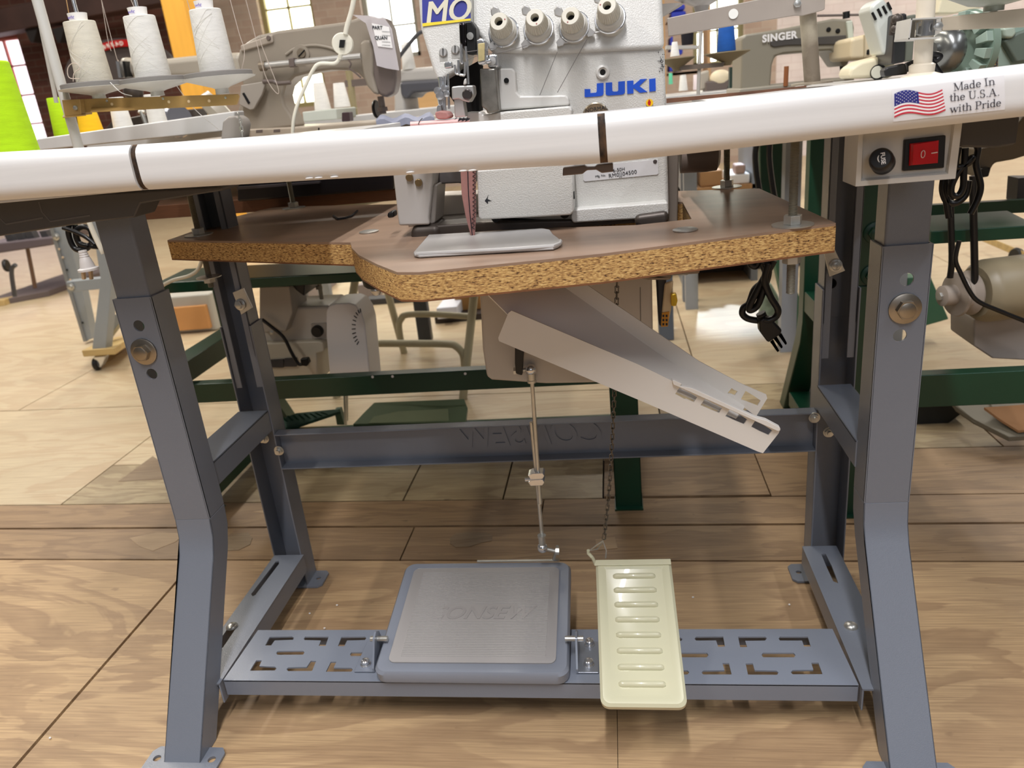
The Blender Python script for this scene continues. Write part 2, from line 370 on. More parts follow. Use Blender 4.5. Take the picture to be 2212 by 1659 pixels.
# ------------------------------------------------------------------ sewing table with its stand
XL0, XL1, XR0, XR1 = -.72, -.66, .327, .387
table = T('sewing_table', 'grey steel industrial sewing table with white-edged top in the foreground', 'table', (-.17, 1.1, 0))
def side_profile(t):   # front leg outline (Y,z) for the front face and back face
    F = [(.815, .0), (.985, .262), (.996, .288), (1.0, .32)]
    B = [(.868, .0), (1.03, .25), (1.046, .285), (1.05, .32)]
    return F, B
def strip(F, B, x0, x1):
    mb = MB()
    L = [[(x0, y, z) for y, z in F] + [(x0, y, z) for y, z in B[::-1]], [(x1, y, z) for y, z in F] + [(x1, y, z) for y, z in B[::-1]]]
    return mb.hull8(*L)
for s, (x0, x1) in enumerate(((XL0, XL1), (XR0, XR1))):
    ztop = P(*((300, 643) if s == 0 else (1965, 529)), 1.0).z
    w = .003; F, B = side_profile(w)
    # channel: bent lower part as web and two flanges
    mb = MB(); Fi = [(y + w, z) for y, z in F]
    L = [[(x0, y, z) for y, z in F + Fi[::-1]], [(x1, y, z) for y, z in F + Fi[::-1]]]; mb.hull8(*L)
    for xa, xb in ((x0, x0 + w), (x1 - w, x1)):
        mb.hull8([(xa, y, z) for y, z in F + B[::-1]], [(xb, y, z) for y, z in F + B[::-1]])
    # straight upper part: web sheet with bolt holes
    hs = ((300, 704), (328, 808)) if s == 0 else ((1959, 604), (1944, 725))
    hol = [circ(P(a, b, 1.0).x, P(a, b, 1.0).z, .0085) for a, b in hs]
    me = plate_mesh([(x0, .32), (x1, .32), (x1, ztop), (x0, ztop)], hol, w)
    mb.add(me, Matrix(((1, 0, 0, 0), (0, 0, -1, 1.0 + w / 2), (0, 1, 0, 0), (0, 0, 0, 1))))
    for xa, xb in ((x0, x0 + w), (x1 - w, x1)): mb.box(xa, xb, 1.0, 1.05, .32, ztop)
    leg = ob('front_leg', mb, STEEL, table, .0022)
    i = .0035
    up = ob('upper_leg_tube', MB().box(x0 + i, x1 - i, 1.0 + i, 1.047, ztop - .03, .845), STEEL, leg, .004)
    bp = P(*((312, 759) if s == 0 else (1954, 666)), 1.0); bolt('bolt', bp, (0, -1, 0), .0125, leg, mat('aged zinc', (168, 160, 148), .35, 1, .2, 30), 1.6)
    # foot plate
    me = plate_mesh([(x + a, y + b) for x, y, a, b in ()] or
        [(x0 - .03, .80), (x0 - .02, .79), (x1 + .02, .79), (x1 + .03, .80), (x1 + .03, .838), (x1 + .022, .848), (x0 - .022, .848), (x0 - .03, .838)],
        [circ(x0 - .015, .825, .006), circ(x1 + .015, .825, .006)], .004)
    ob('foot_plate', MB().add(me, Matrix.Translation((0, 0, .003))), STEEL, leg, .0008)
    # rear leg: channel open to the inside of the frame
    mb = MB(); inn = 1 if s == 0 else -1
    xo, xi = (x0, x1) if s == 0 else (x1, x0)
    for zz0, zz1, e, yw in ((0, .56, 0, 1.315), (.5, .85, .0035, 1.311)):
        a, b = sorted((xo - e * inn * -1, xi - e * inn))
        mb.box(a, b, yw, yw + .003, zz0, zz1); mb.box(a, a + .003, 1.268 + e, yw, zz0, zz1); mb.box(b - .003, b, 1.268 + e, yw, zz0, zz1)
        if e: mb.box(a, a + .012, 1.268 + e, 1.2715 + e, zz0 - .06, zz1); mb.box(b - .012, b, 1.268 + e, 1.2715 + e, zz0 - .06, zz1)
    rl = ob('rear_leg', mb, STEEL, table, .0012)
    fx = x1 if s == 0 else x0; sg = 1 if s == 0 else -1
    me = plate_mesh([(fx - sg * .03, 1.262), (fx + sg * .022, 1.262), (fx + sg * .03, 1.27), (fx + sg * .03, 1.31), (fx + sg * .022, 1.318), (fx - sg * .03, 1.318)], [circ(fx + sg * .014, 1.291, .005)], .004)
    ob('foot_plate', MB().add(me, Matrix.Translation((0, 0, .003))), STEEL, rl, .0008)
    # clamp tab with bolt on the rear leg
    tp = (((502, 632), (525, 622), (545, 665), (521, 680)) if s == 0 else ((1780, 545), (1803, 538), (1826, 585), (1792, 598)))
    ob('clamp_tab', slab(tp, 1.262, .004), ZINC, rl, .0008)
    bolt('bolt', P(*((519, 658) if s == 0 else (1805, 573)), 1.261), (-.15, -1, .1), .0075, rl, ZINC, 1.35)
    h = P(*((537, 693) if s == 0 else (1795, 612)), 1.312)
    ob('bolt_hole', MB().lathe(h, (0, -1, 0), [(0, .0), (.0085, 0), (.0085, .003), (.006, .003), (.006, .001), (0, .001)], 20), HOLE if s else mat('pale hole lining', (190, 190, 192), .5), rl)
    # braces
    bx0, bx1 = (-.722, -.662) if s == 0 else (.325, .38)
    mb = MB(); mb.box(bx0, bx1, 1.045, 1.268, .391, .395); 
    for xa, xb in ((bx0, bx0 + .003), (bx1 - .003, bx1)): mb.box(xa, xb, 1.045, 1.268, .353, .395)
    ob('upper_brace', mb, STEEL, table, .002)
    sl = ([(603, 1213), (596, 1215), (543, 1285), (546, 1290), (552, 1287), (603, 1220)], [(513, 1347), (495, 1356), (466, 1397), (466, 1402), (482, 1401), (511, 1358)]) if s == 0 else \
         ([(1774, 1199), (1783, 1198), (1797, 1225), (1811, 1262), (1800, 1258), (1786, 1228)],)
    lb0, lb1 = (-.718, -.655) if s == 0 else (.312, .372)
    me = plate_mesh([(lb0, .905), (lb1, .905), (lb1, 1.268), (lb0, 1.268)], [[G(a, b, .075)[:2] for a, b in q] for q in sl], .003)
    mb = MB().add(me, Matrix.Translation((0, 0, .0755)))
    for xa, xb in ((lb0, lb0 + .003), (lb1 - .003, lb1)): mb.box(xa, xb, .905, 1.268, .038, .076)
    br = ob('lower_brace', mb, STEEL, table, .0015)
    for q in (((501, 1354), (466, 1408)) if s == 0 else ((1838, 1353),)):
        c = G(*q, .077); ob('carriage_bolt', MB().lathe(c, (0, 0, 1), [(0, 0), (.0105, 0), (.0095, .003), (.006, .0055), (0, .0065)], 20), ZINC, br)
    # crossbar nuts
    for q in (((571, 947), (603, 973)) if s == 0 else ((1759, 902), (1790, 933))):
        c = P(*q, 1.263); n = MB().hexa(c, (0, -1, 0), .0075, .006); n.lathe(c, (0, -1, 0), [(0, 0), (.0095, 0), (.0095, .0015), (.0045, .0015), (.0045, .011), (0, .0112)], 20)
        ob('crossbar_nut', n, ZINC, rl)
# rear crossbar: channel with flanges and embossed maker's lettering
mb = MB(); mb.box(-.66, .327, 1.285, 1.288, .272, .346); mb.box(-.66, .327, 1.262, 1.288, .343, .346); mb.box(-.66, .327, 1.262, 1.288, .272, .275)
cb = ob('rear_crossbar', mb, STEEL, table, .0012)
o0 = (P(985, 945, 1.284) + P(1318, 935, 1.284)) / 2
write('maker_lettering', 'CONSEW', .062, o0, (-1, 0, 0), (0, 0, 1), STEEL, cb, ext=.0016, shear=.25, off=.0006, space=1.0)
# treadle shelf: slotted pan on the lower braces
u1 = lambda l: [(250 + a * .30685, 1150 + b * .30685) for a, b in l]
u2 = lambda l: [(1200 + a * .30685, 1150 + b * .30685) for a, b in l]
SL = [u1(l) for l in ([(1085, 740), (1240, 736), (1255, 745), (1250, 760), (1120, 765), (1095, 800), (1053, 800)], [(1335, 738), (1500, 738), (1478, 803), (1430, 803), (1445, 765), (1330, 762), (1325, 750)],
      [(1590, 740), (1755, 738), (1765, 748), (1755, 762), (1630, 765), (1610, 805), (1565, 805)], [(1140, 840), (1320, 838), (1330, 850), (1320, 865), (1140, 866), (1130, 855)], [(1660, 848), (1800, 848), (1800, 875), (1655, 875), (1650, 862)],
      [(990, 905), (1030, 905), (1012, 945), (1122, 950), (1133, 962), (1122, 976), (945, 978)], [(1375, 908), (1412, 910), (1383, 980), (1215, 981), (1203, 968), (1215, 955), (1345, 952)], [(1515, 915), (1555, 915), (1535, 957), (1660, 958), (1670, 970), (1660, 985), (1480, 985)])]
SL += [u2(l) for l in ([(990, 738), (1180, 736), (1193, 808), (1145, 810), (1130, 765), (990, 766), (978, 752)], [(1285, 738), (1475, 738), (1488, 750), (1475, 766), (1335, 768), (1350, 812), (1300, 812)], [(1580, 738), (1775, 738), (1797, 808), (1750, 808), (1735, 766), (1580, 766), (1570, 752)],
      [(880, 852), (1065, 852), (1077, 868), (1065, 884), (880, 884)], [(1460, 852), (1675, 852), (1690, 868), (1680, 884), (1462, 884), (1450, 868)], [(1175, 925), (1220, 925), (1240, 1005), (1040, 1005), (1028, 992), (1040, 977), (1190, 975)],
      [(1338, 928), (1388, 926), (1402, 975), (1555, 978), (1570, 992), (1560, 1007), (1355, 1006)], [(1800, 922), (1850, 922), (1880, 1003), (1670, 1004), (1656, 990), (1670, 974), (1815, 972)], [(880, 745), (893, 755), (885, 768), (860, 768), (860, 745)], [(900, 976), (930, 976), (942, 990), (930, 1005), (890, 1005)])]
hol = [[tuple(G(a, b, .0765)[:2]) for a, b in l] for l in SL]
me = plate_mesh([(-.652, .912), (.309, .912), (.305, 1.034), (-.648, 1.034)], hol, .0025)
mb = MB().add(me, Matrix.Translation((0, 0, .0765))); mb.hull8([(-.652, .912, .0778), (-.652, .9145, .0778), (-.652, .9145, .048), (-.652, .912, .048)], [(.309, .912, .0778), (.309, .9145, .0778), (.309, .9145, .048), (.309, .912, .048)])
mb.box(-.648, .305, 1.0315, 1.034, .048, .0778)
ob('treadle_shelf', mb, PLATE, table, .001)
# upper arms of the stand under the table top
for s, (x0, x1) in enumerate(((XL0, XL1), (XR0, XR1))):
    mb = MB(); mb.box(x0 + .005, x0 + .009, .95, 1.40, .815, .838); mb.box(x0 + .005, x1 - .005, .95, 1.40, .834, .838)
    ob('top_rail', mb, STEEL, table, .001)
# ------------------------------------------------------------------ table top: brown board with white vinyl edging in three lengths
TT = [P(-345, 348, .85), P(287, 313, .85), P(1298, 245, .85), P(2390, 117, .85)]
TB = [P(-345, 458, .85), P(312, 411, .85), P(1305, 353, .85), P(2390, 232, .85)]
def edge_surf(i, s, t, off=0):   # point on the bulging front of edging length i
    a = TT[i].lerp(TT[i + 1], s); b = TB[i].lerp(TB[i + 1], s); p = b.lerp(a, t)
    u = 2 * t - 1
    return V((p.x, .853 - .010 * (1 - abs(u) ** 5) - off, p.z))
top = MB()
zt = lambda x: .876 + .004 * abs(x + .05)
for poly in (((-.87, .856), (-.385, .856), (-.385, 1.47), (-.87, 1.47)), ((-.385, .856), (.105, .856), (.105, .90), (-.385, .90)), ((.105, .856), (.50, .856), (.50, 1.08), (.105, 1.08))):
    top.prism([(x, y, .876) for x, y in poly], (0, 0, -.036))
for poly in (((.105, 1.08), (.50, 1.08), (.50, 1.47), (.105, 1.47)), ((-.385, 1.36), (.105, 1.36), (.105, 1.47), (-.385, 1.47))):
    top.prism([(x, y, .850) for x, y in poly], (0, 0, -.030))
tt = ob('tabletop', top, [LAMW], table, .0008)
for i in range(3):
    mb = MB(); n = 14; ls = []
    e0 = .004 / (TT[i + 1] - TT[i]).length
    for s in (e0 if i else 0, .25, .5, .75, 1 - e0 if i < 2 else 1):
        l = [edge_surf(i, s, t / n) for t in range(n + 1)]
        l = [V((l[0].x, .862, l[0].z + .001))] + l + [V((l[-1].x, .862, l[-1].z - .001))]; ls.append(l)
    mb.loops(ls); ob('edge_trim', mb, WHITEV, tt)
for i in (1, 2):      # brown glue showing in the two splits
    mb = MB(); n = 12; ls = [[edge_surf(i, ds, t / n, -.0035) for t in range(n + 1)] for ds in (-.004 / (TT[i + 1] - TT[i]).length, .004 / (TT[i + 1] - TT[i]).length)]
    mb.loops(ls, cap=False, closed=False); ob('edge_joint', mb, mat('old glue', (112, 82, 54), .8, 0, .8, 90, .6, 300, (1, 1, .35), c2=(20, 14, 10)), tt, fix=False)
# chips along the lower lip of the edging
for px in ((668, 385), (688, 384), (722, 382), (886, 372), (1000, 369), (1020, 368)):
    c = P(*px, .846); ob('edge_burr', MB().sphere(c, .0022, 5, (2.2, .5, .5)), WHITEV, tt)
ob('cut_edge', slab([(1440, 213), (1600, 199), (1742, 185), (1742, 189), (1600, 206), (1440, 223)], .872, .004), mat('bare ply edge', (112, 72, 48), .6, 0, .4, 40), tt)
# metal bracket under the edge
pts = [(1216, 363), (1262, 357), (1268, 361), (1285, 361), (1290, 356), (1324, 352), (1325, 371), (1300, 374), (1288, 367), (1268, 368), (1258, 376), (1215, 380)]
ob('edge_bracket', slab(pts, .87, .012), mat('brown tinted steel', (120, 105, 95), .35, .8), tt, .001)
# dark steel apron under the left end of the top
ob('apron', slab([(-190, 440), (200, 420), (480, 404), (480, 412), (303, 440), (290, 470), (196, 480), (-190, 540)], .93, .05), mat('dark apron steel', (74, 72, 72), .5), table, .003)
mb = MB()
for l in (((85, 436), (92, 458), (110, 478), (196, 465)), ((-30, 442), (0, 470), (14, 484), (95, 470))):
    mb.tube(cpath(l, .931, 1), .0018, 6)
ob('apron_crease', mb, mat('apron crease', (92, 90, 90), .5), table)
ob('side_apron', slab([(2076, 262), (2205, 250), (2196, 312), (2150, 320), (2074, 318)], 1.0, .06), mat('dark apron steel', (74, 72, 72)), table, .003)
# ------------------------------------------------------------------ sticker
def stick(px, py, off=.0006):
    q = P(px, py, .842); s = (q.x - TT[2].x) / (TT[3].x - TT[2].x); a = TT[2].lerp(TT[3], s); b = TB[2].lerp(TB[3], s)
    return edge_surf(2, s, (q.z - b.z) / (a.z - b.z), off)
def sgrid(c4, nx, ny, off):
    mb = MB(); R = []
    for j in range(ny + 1):
        R.append([mb.bm.verts.new(stick(*[(1 - j / ny) * ((1 - i / nx) * c4[0][k] + i / nx * c4[1][k]) + j / ny * ((1 - i / nx) * c4[3][k] + i / nx * c4[2][k]) for k in (0, 1)], off)) for i in range(nx + 1)])
    for j in range(ny):
        for i in range(nx): mb._f([R[j][i], R[j][i + 1], R[j + 1][i + 1], R[j + 1][i]])
    return mb
sticker = ob('sticker', sgrid([(1925, 194), (2168, 163), (2160, 238), (1922, 264)], 12, 6, .0003), mat('clear sticker film', (238, 238, 240), .15), None, fix=False)
tag(sticker, 'clear sticker with flag and lettering on the white table edge', 'sticker')
mb = MB(); FR = mat('flag red', (205, 44, 66), .5); FW = mat('flag white', (246, 246, 246), .5); FB = mat('flag blue', (40, 44, 130), .5)
def flag(u, v):     # u along the fly, v down the hoist, waving
    wv = 8 * math.sin(u * 1.45 * math.pi * 1.35 + .25) if 1 else 0
    x = 1929 + 103 * u - 5 * v * (1 - u) + 2 * v * u; y = 204 + (193 - 204) * u + v * (52 - 6 * u) - 6.5 * math.sin(2 * math.pi * u * .98 + .12) * (1 - .1 * v)
    return x, y
nu = 40
g = [[mb.bm.verts.new(stick(*flag(i / nu, j / 13), .0008)) for i in range(nu + 1)] for j in range(14)]
for j in range(13):
    for i in range(nu):
        mb.mi = 2 if (j < 7 and i < nu * .5) else (0 if j % 2 == 0 else 1); mb._f([g[j][i], g[j][i + 1], g[j + 1][i + 1], g[j + 1][i]])
ob('flag_print', mb, [FR, FW, FB], sticker, fix=False)
mb = MB()
for r in range(7):
    for c in range(6 if r % 2 == 0 else 5):
        u = (.045 + .08 * c + (.04 if r % 2 else 0)); v = (.04 + r * .072); x, y = flag(u, v)
        mb._f([mb.bm.verts.new(stick(x + 1.5 * math.sin(a * math.pi / 5) * (1 if a % 2 == 0 else .4), y - 1.5 * math.cos(a * math.pi / 5) * (1 if a % 2 == 0 else .4), .0012)) for a in range(10)])
ob('star_print', mb, FW, sticker, fix=False)
# serif lettering, drawn stroke by stroke: (x0,y0,x1,y1,width); curves as many short strokes
def arc(cx, cy, rx, ry, a0, a1, w0, w1=None, n=9):
    out = []
    for k in range(n):
        t0 = math.radians(a0 + (a1 - a0) * k / n); t1 = math.radians(a0 + (a1 - a0) * (k + 1.12) / n); tm = (t0 + t1) / 2
        w = w0 * abs(math.cos(tm)) + .045 * abs(math.sin(tm))
        out.append((cx + rx * math.cos(t0), cy + ry * math.sin(t0), cx + rx * math.cos(t1), cy + ry * math.sin(t1), w))
    return out
K, H_ = .13, .045
def sf(x, y, w=.28): return [(x - w / 2, y, x + w / 2, y, H_)]
GL = {
 'M': (.95, [(.12, 0, .12, 1, H_), (.12, 1, .45, .05, K), (.45, .05, .78, 1, H_), (.8, 0, .8, 1, K)] + sf(.12, .02) + sf(.8, .02, .3) + sf(.1, .98, .22) + sf(.82, .98, .26)),
 'a': (.55, arc(.24, .17, .17, .17, 0, 360, K * .8) + [(.4, .45, .4, .06, K), (.4, .04, .52, .02, H_)] + arc(.25, .45, .16, .16, 10, 170, K * .7)),
 'd': (.62, arc(.26, .31, .2, .31, 0, 360, K * .9, n=14) + [(.46, 1, .46, .0, K)] + sf(.42, .98, .18) + sf(.52, .02, .16)),
 'e': (.52, arc(.26, .31, .2, .31, 0, 320, K * .9, n=13) + [(.08, .33, .46, .33, H_)]),
 'I': (.42, [(.2, 0, .2, 1, K)] + sf(.2, .02, .34) + sf(.2, .98, .34)),
 'n': (.66, [(.14, 0, .14, .62, K), (.5, 0, .5, .42, K)] + arc(.32, .42, .18, .2, 0, 170, K * .8) + sf(.14, .02, .28) + sf(.5, .02, .28) + sf(.08, .6, .14)),
 'h': (.66, [(.14, 0, .14, 1, K), (.5, 0, .5, .42, K)] + arc(.32, .42, .18, .2, 0, 170, K * .8) + sf(.14, .02, .28) + sf(.5, .02, .28) + sf(.08, .98, .16)),
 't': (.4, [(.18, .1, .18, .85, K), (.02, .62, .36, .62, H_)] + arc(.29, .12, .11, .12, 180, 330, K * .6, n=5)),
 'U': (.86, [(.2, 1, .2, .3, K), (.68, 1, .68, .3, H_)] + arc(.44, .3, .24, .29, 180, 360, K * .8) + sf(.2, .98, .32) + sf(.68, .98, .26)),
 'S': (.62, arc(.3, .75, .2, .24, 30, 270, K * .8) + arc(.3, .25, .22, .25, 90, -150, K * .9) + [(.48, .98, .48, .74, H_), (.1, .02, .1, .28, H_)]),
 'A': (.86, [(.42, 1, .12, 0, H_), (.42, 1, .7, 0, K), (.22, .34, .58, .34, H_)] + sf(.12, .02, .26) + sf(.7, .02, .3)),
 '.': (.28, [(.1, .06, .2, .06, .12)]),
 'w': (.88, [(.1, .62, .3, 0, K), (.3, 0, .46, .6, H_), (.44, .62, .62, 0, K), (.62, 0, .8, .6, H_)] + sf(.1, .6, .24) + sf(.46, .6, .2) + sf(.8, .6, .2)),
 'i': (.34, [(.16, 0, .16, .62, K), (.1, .86, .22, .86, .12)] + sf(.16, .02, .28) + sf(.1, .6, .16)),
 'P': (.7, [(.18, 0, .18, 1, K), (.18, .98, .4, .98, H_), (.18, .48, .4, .48, H_)] + arc(.4, .73, .2, .25, -90, 90, K) + sf(.18, .02, .34) + sf(.12, .98, .2)),
 'r': (.48, [(.14, 0, .14, .62, K)] + arc(.36, .42, .2, .19, 60, 170, K * .6, n=5) + [(.36, .56, .46, .56, .13)] + sf(.14, .02, .28) + sf(.08, .6, .14)), ' ': (.3, [])}
mb = MB()
def serif(s, x0, y0, x1, y1, h):   # baseline from x0,y0 to x1,y1 in the sticker's own plane
    tot = sum(GL[c][0] for c in s); L_ = math.hypot(x1 - x0, y1 - y0); sc = L_ / tot; ux, uy = (x1 - x0) / L_, (y1 - y0) / L_; vx, vy = .10, -1
    cur = 0
    for c in s:
        wd, st = GL[c]
        for a, b, cc, d, w in st:
            ax, ay, bx, by = (cur + a) * sc, b * h, (cur + cc) * sc, d * h; dl = math.hypot(bx - ax, by - ay) or 1e-6
            w2 = max(w * h * .5, .55); nx, ny = -(by - ay) / dl * w2, (bx - ax) / dl * w2
            q = [(ax + nx, ay + ny), (bx + nx, by + ny), (bx - nx, by - ny), (ax - nx, ay - ny)]
            mb._f([mb.bm.verts.new(stick(x0 + ux * X_ + vx * Y_, y0 + uy * X_ + vy * Y_, .0010)) for X_, Y_ in q])
        cur += wd
serif('Made In', 2056, 197, 2146, 183, 17); serif('the U.S.A.', 2044, 220, 2152, 207, 17); serif('with Pride', 2042, 245, 2152, 230, 17)
ob('slogan_print', mb, mat('slogan ink', (52, 50, 62), .5), sticker, fix=False)
# ------------------------------------------------------------------ hanging particle board shelf
ZB, ZT = .701, .734
OUT = [(361, 519), (757, 524), (760, 536), (775, 551), (815, 571), (858, 588), (905, 588), (1300, 548), (1806, 482), (1640, 407), (1480, 412), (846, 441), (593, 447), (500, 470)]
bp = [G(a, b, ZT) for a, b in OUT]
bx = [V((p.x, p.y, 0)) for p in bp]
shelf = T('support_board', 'particle board shelf with brown top hung under the white table edge', 'shelf', (-.2, 1.1, .70))
def chip():
    m = bpy.data.materials.new('chipboard edge'); m.use_nodes = True; nt = m.node_tree; N = nt.nodes; L = nt.links; b = N['Principled BSDF']
    tc = N.new('ShaderNodeTexCoord'); mp = N.new('ShaderNodeMapping'); mp.inputs['Scale'].default_value = (120, 120, 440); L.new(tc.outputs['Object'], mp.inputs[0])
    n = N.new('ShaderNodeTexNoise'); n.inputs['Scale'].default_value = 1.6; n.inputs['Detail'].default_value = 4; n.inputs['Roughness'].default_value = .65; L.new(mp.outputs[0], n.inputs[0])
    r = N.new('ShaderNodeValToRGB'); e = r.color_ramp.elements; e[0].position = .36; e[0].color = lin((66, 42, 24)); e[1].position = .68; e[1].color = lin((232, 200, 136))
    q = e.new(.44); q.color = lin((172, 130, 78)); q = e.new(.55); q.color = lin((204, 166, 104)); L.new(n.outputs[0], r.inputs[0]); L.new(r.outputs[0], b.inputs['Base Color'])
    b.inputs['Roughness'].default_value = .8; bpn = N.new('ShaderNodeBump'); bpn.inputs['Strength'].default_value = .5; bpn.inputs['Distance'].default_value = .002; L.new(n.outputs[0], bpn.inputs['Height']); L.new(bpn.outputs[0], b.inputs['Normal']); return m
CHIP = chip()
cut = [G(a, b, ZT)[:2] for a, b in ((960, 502), (1100, 496), (1375, 486), (1494, 473), (1474, 436), (960, 458))]
def layer(z0, z1, name, m, par, bev=0):
    me = plate_mesh([(p.x, p.y) for p in bx], [cut], z1 - z0); mb = MB().add(me, Matrix.Translation((0, 0, (z0 + z1) / 2))); return ob(name, mb, m, par, bev)
core = layer(ZB + .0022, ZT - .003, 'board_core', CHIP, shelf)
layer(ZT - .003, ZT, 'top_laminate', LAMB, shelf, .0008); layer(ZB, ZB + .0022, 'bottom_laminate', HARDB, shelf)
for q in ((1038, 0), (1196, 570), (945, 588), (1030, 585)):
    if q[1]: c = P(*q, G(*q, .718).y); ob('edge_pit', MB().sphere((c.x, c.y + .002, c.z), .004, 6, (1, .6, .6)), HOLE, shelf)
for (a, b, tp, lo) in (((430, 508), 0, 408, 1), ((635, 450), 0, 385, 0), ((1712, 487), 0, 310, 1), ((1570, 405), 0, 325, 0)):
    c = G(*a, ZT); r = .0052 if a[0] > 600 else .0052
    n = 60; zz0 = .655 if a[0] == 1712 else (.645 if a[0] == 430 else .69)
    pr = []
    k = int((.842 - zz0) / .0016)
    mb = MB(); mb.tube([(c.x, c.y, zz0 + (.842 - zz0) * i / (2 * k)) for i in range(2 * k + 1)], [r if i % 2 else r * .82 for i in range(2 * k + 1)], 10)
    rod = ob('threaded_rod', mb, mat('dull threaded steel', (150, 146, 132), .45, .6), shelf)
    mb = MB().lathe((c.x, c.y, ZT + .0002), (0, 0, 1), [(0, 0), (.023, 0), (.023, .0015), (0, .0016)], 28); ob('washer', mb, ZINC, rod)
    ob('nut', MB().hexa((c.x, c.y, ZT + .0018), (0, 0, 1), .0105, .010, .4), ZINC, rod, .0006)
    if lo:
        z2 = .662 if a[0] == 430 else .6995
        ob('washer', MB().lathe((c.x, c.y, z2), (0, 0, 1), [(0, 0), (.021 if a[0] == 430 else .012, 0), (.021 if a[0] == 430 else .012, .0015), (0, .0016)], 28), ZINC, rod)
        ob('nut', MB().hexa((c.x, c.y, z2 - .0085), (0, 0, 1), .0105, .0085, .2), ZINC, rod, .0006)
    if a[0] == 1712: ob('nut', MB().hexa((c.x, c.y, .828), (0, 0, 1), .0095, .011, .2), ZINC, rod, .0006)
for q in ((797, 501), (1480, 497)):
    c = G(*q, ZT + .0005); ob('stud_cap', MB().lathe(c, (0, 0, 1), [(0, 0), (.0145, 0), (.0145, .0012), (.011, .0022), (0, .0026)], 28), ZINC, shelf)
# rubber feet holding the machine under the board
for q, s in (((1475, 608), 1), ((808, 600), .7)):
    c = P(*q, 1.0); c.z = ZB
    f = ob('rubber_mount', MB().lathe(c, (0, 0, -1), [(0, 0), (.024 * s, 0), (.024 * s, .008), (.0215 * s, .0085), (.022 * s, .009), (.024 * s, .013), (.0225 * s, .022), (.017 * s, .0255), (0, .026)], 28), BLACKP, shelf)
    ob('cap_nut', MB().lathe((c.x, c.y, c.z - .026), (0, 0, -1), [(.006, 0), (.0105 * s, .002), (.0105 * s, .006), (.007 * s, .0105), (0, .012)], 20), ZINC, f)
# ------------------------------------------------------------------ overlock machine
M = T('overlock_machine', 'white overlock sewing machine with blue maker lettering standing on the particle board', 'sewing machine', (-.1, 1.1, ZT))
YB = 1.04
def part(name, px, Y, d, m, par=None, bev=.003, **k): return ob(name, slab(px, Y, d), m, par or M, bev, **k)
# upper housing leans back a little: front faces at two depths
def wedge(pxa, Ya, Yb, d):   # outline whose upper points lie at Yb, the lower at Ya
    ys = [q[1] for q in pxa]; lo, hi = max(ys), min(ys)
    f = [P(a, b, Ya + (Yb - Ya) * (lo - b) / (lo - hi)) for a, b in pxa]
    return MB().hull8(f, [V((p.x, max(p.y, Ya) + d, p.z)) for p in f])
ob('main_housing', slab([(1060, 108), (1436, 100), (1446, 462), (1240, 480), (1060, 470)], YB, .15), JWHITE, M, .006, segs=3)
ob('upper_housing', wedge([(1017, -70), (1428, -70), (1436, 106), (1200, 117), (1062, 115), (1020, 60)], YB - .008, YB + .02, .12), JWHITE, M, .007, segs=3)
part('base_flange', [(1236, 452), (1443, 436), (1445, 462), (1440, 470), (1238, 482), (1232, 470)], YB - .02, .14, JWHITE, bev=.007)
part('base_foot', [(1372, 466), (1444, 456), (1446, 482), (1430, 492), (1385, 494), (1370, 486)], YB - .03, .06, CASTIRON, bev=.01)
part('base_casting', [(890, 490), (1030, 480), (1380, 470), (1378, 482), (1030, 508), (940, 520), (892, 525)], YB - .005, .13, CASTIRON, bev=.004)
part('rear_casting', [(1440, 300), (1468, 300), (1464, 482), (1442, 490)], YB + .05, .16, mat('brown grey casting', (120, 110, 100), .5))
part('rear_housing', [(880, 425), (1035, 418), (1240, 420), (1240, 470), (880, 490)], YB + .09, .05, BEIGEPL)
ob('motor_barrel', MB().lathe(P(1470, 338, YB + .16), P(1546, 334, YB + .16) - P(1470, 338, YB + .16), [(0, 0), (.024, 0), (.024, .035), (.0225, .052), (.015, .056), (0, .056)], 28), mat('taupe motor barrel', (132, 118, 108), .4), M)
# raised apron with a step, around the looper opening
part('apron_plate', [(1075, 152), (1082, 147), (1106, 146), (1113, 154), (1116, 198), (1124, 207), (1222, 205), (1229, 212), (1231, 228), (1076, 239)], YB - .012, .02, JPLAIN, bev=.003)
part('cover_lip', [(1080, 246), (1090, 241), (1230, 229), (1236, 236), (1236, 300), (1080, 310)], YB - .03, .04, JWHITE, bev=.003)
part('cover_hinge', [(1008, 242), (1040, 242), (1042, 248), (1098, 240), (1098, 300), (1008, 300)], YB - .025, .03, JPLAIN, bev=.002)
lc = part('looper_cover', [(1030, 368), (1232, 352), (1237, 360), (1239, 458), (1232, 465), (1040, 475), (1033, 470)], YB - .05, .05, JWHITE, bev=.006, segs=3)
part('scuff_mark', [(1047, 434), (1052, 427), (1055, 420), (1053, 430), (1062, 434), (1054, 435), (1054, 441)], YB - .0504, .0008, INK, par=lc, bev=0)
ob('latch_slot', slab([(1237, 415), (1240, 415), (1241, 430), (1238, 430)], YB - .044, .01), HOLE, lc)
part('spacer_foot', [(1058, 470), (1082, 468), (1074, 482), (1066, 482)], YB - .03, .02, HOLE)
part('spacer_foot', [(1208, 464), (1232, 462), (1226, 472), (1214, 473)], YB - .03, .02, HOLE)
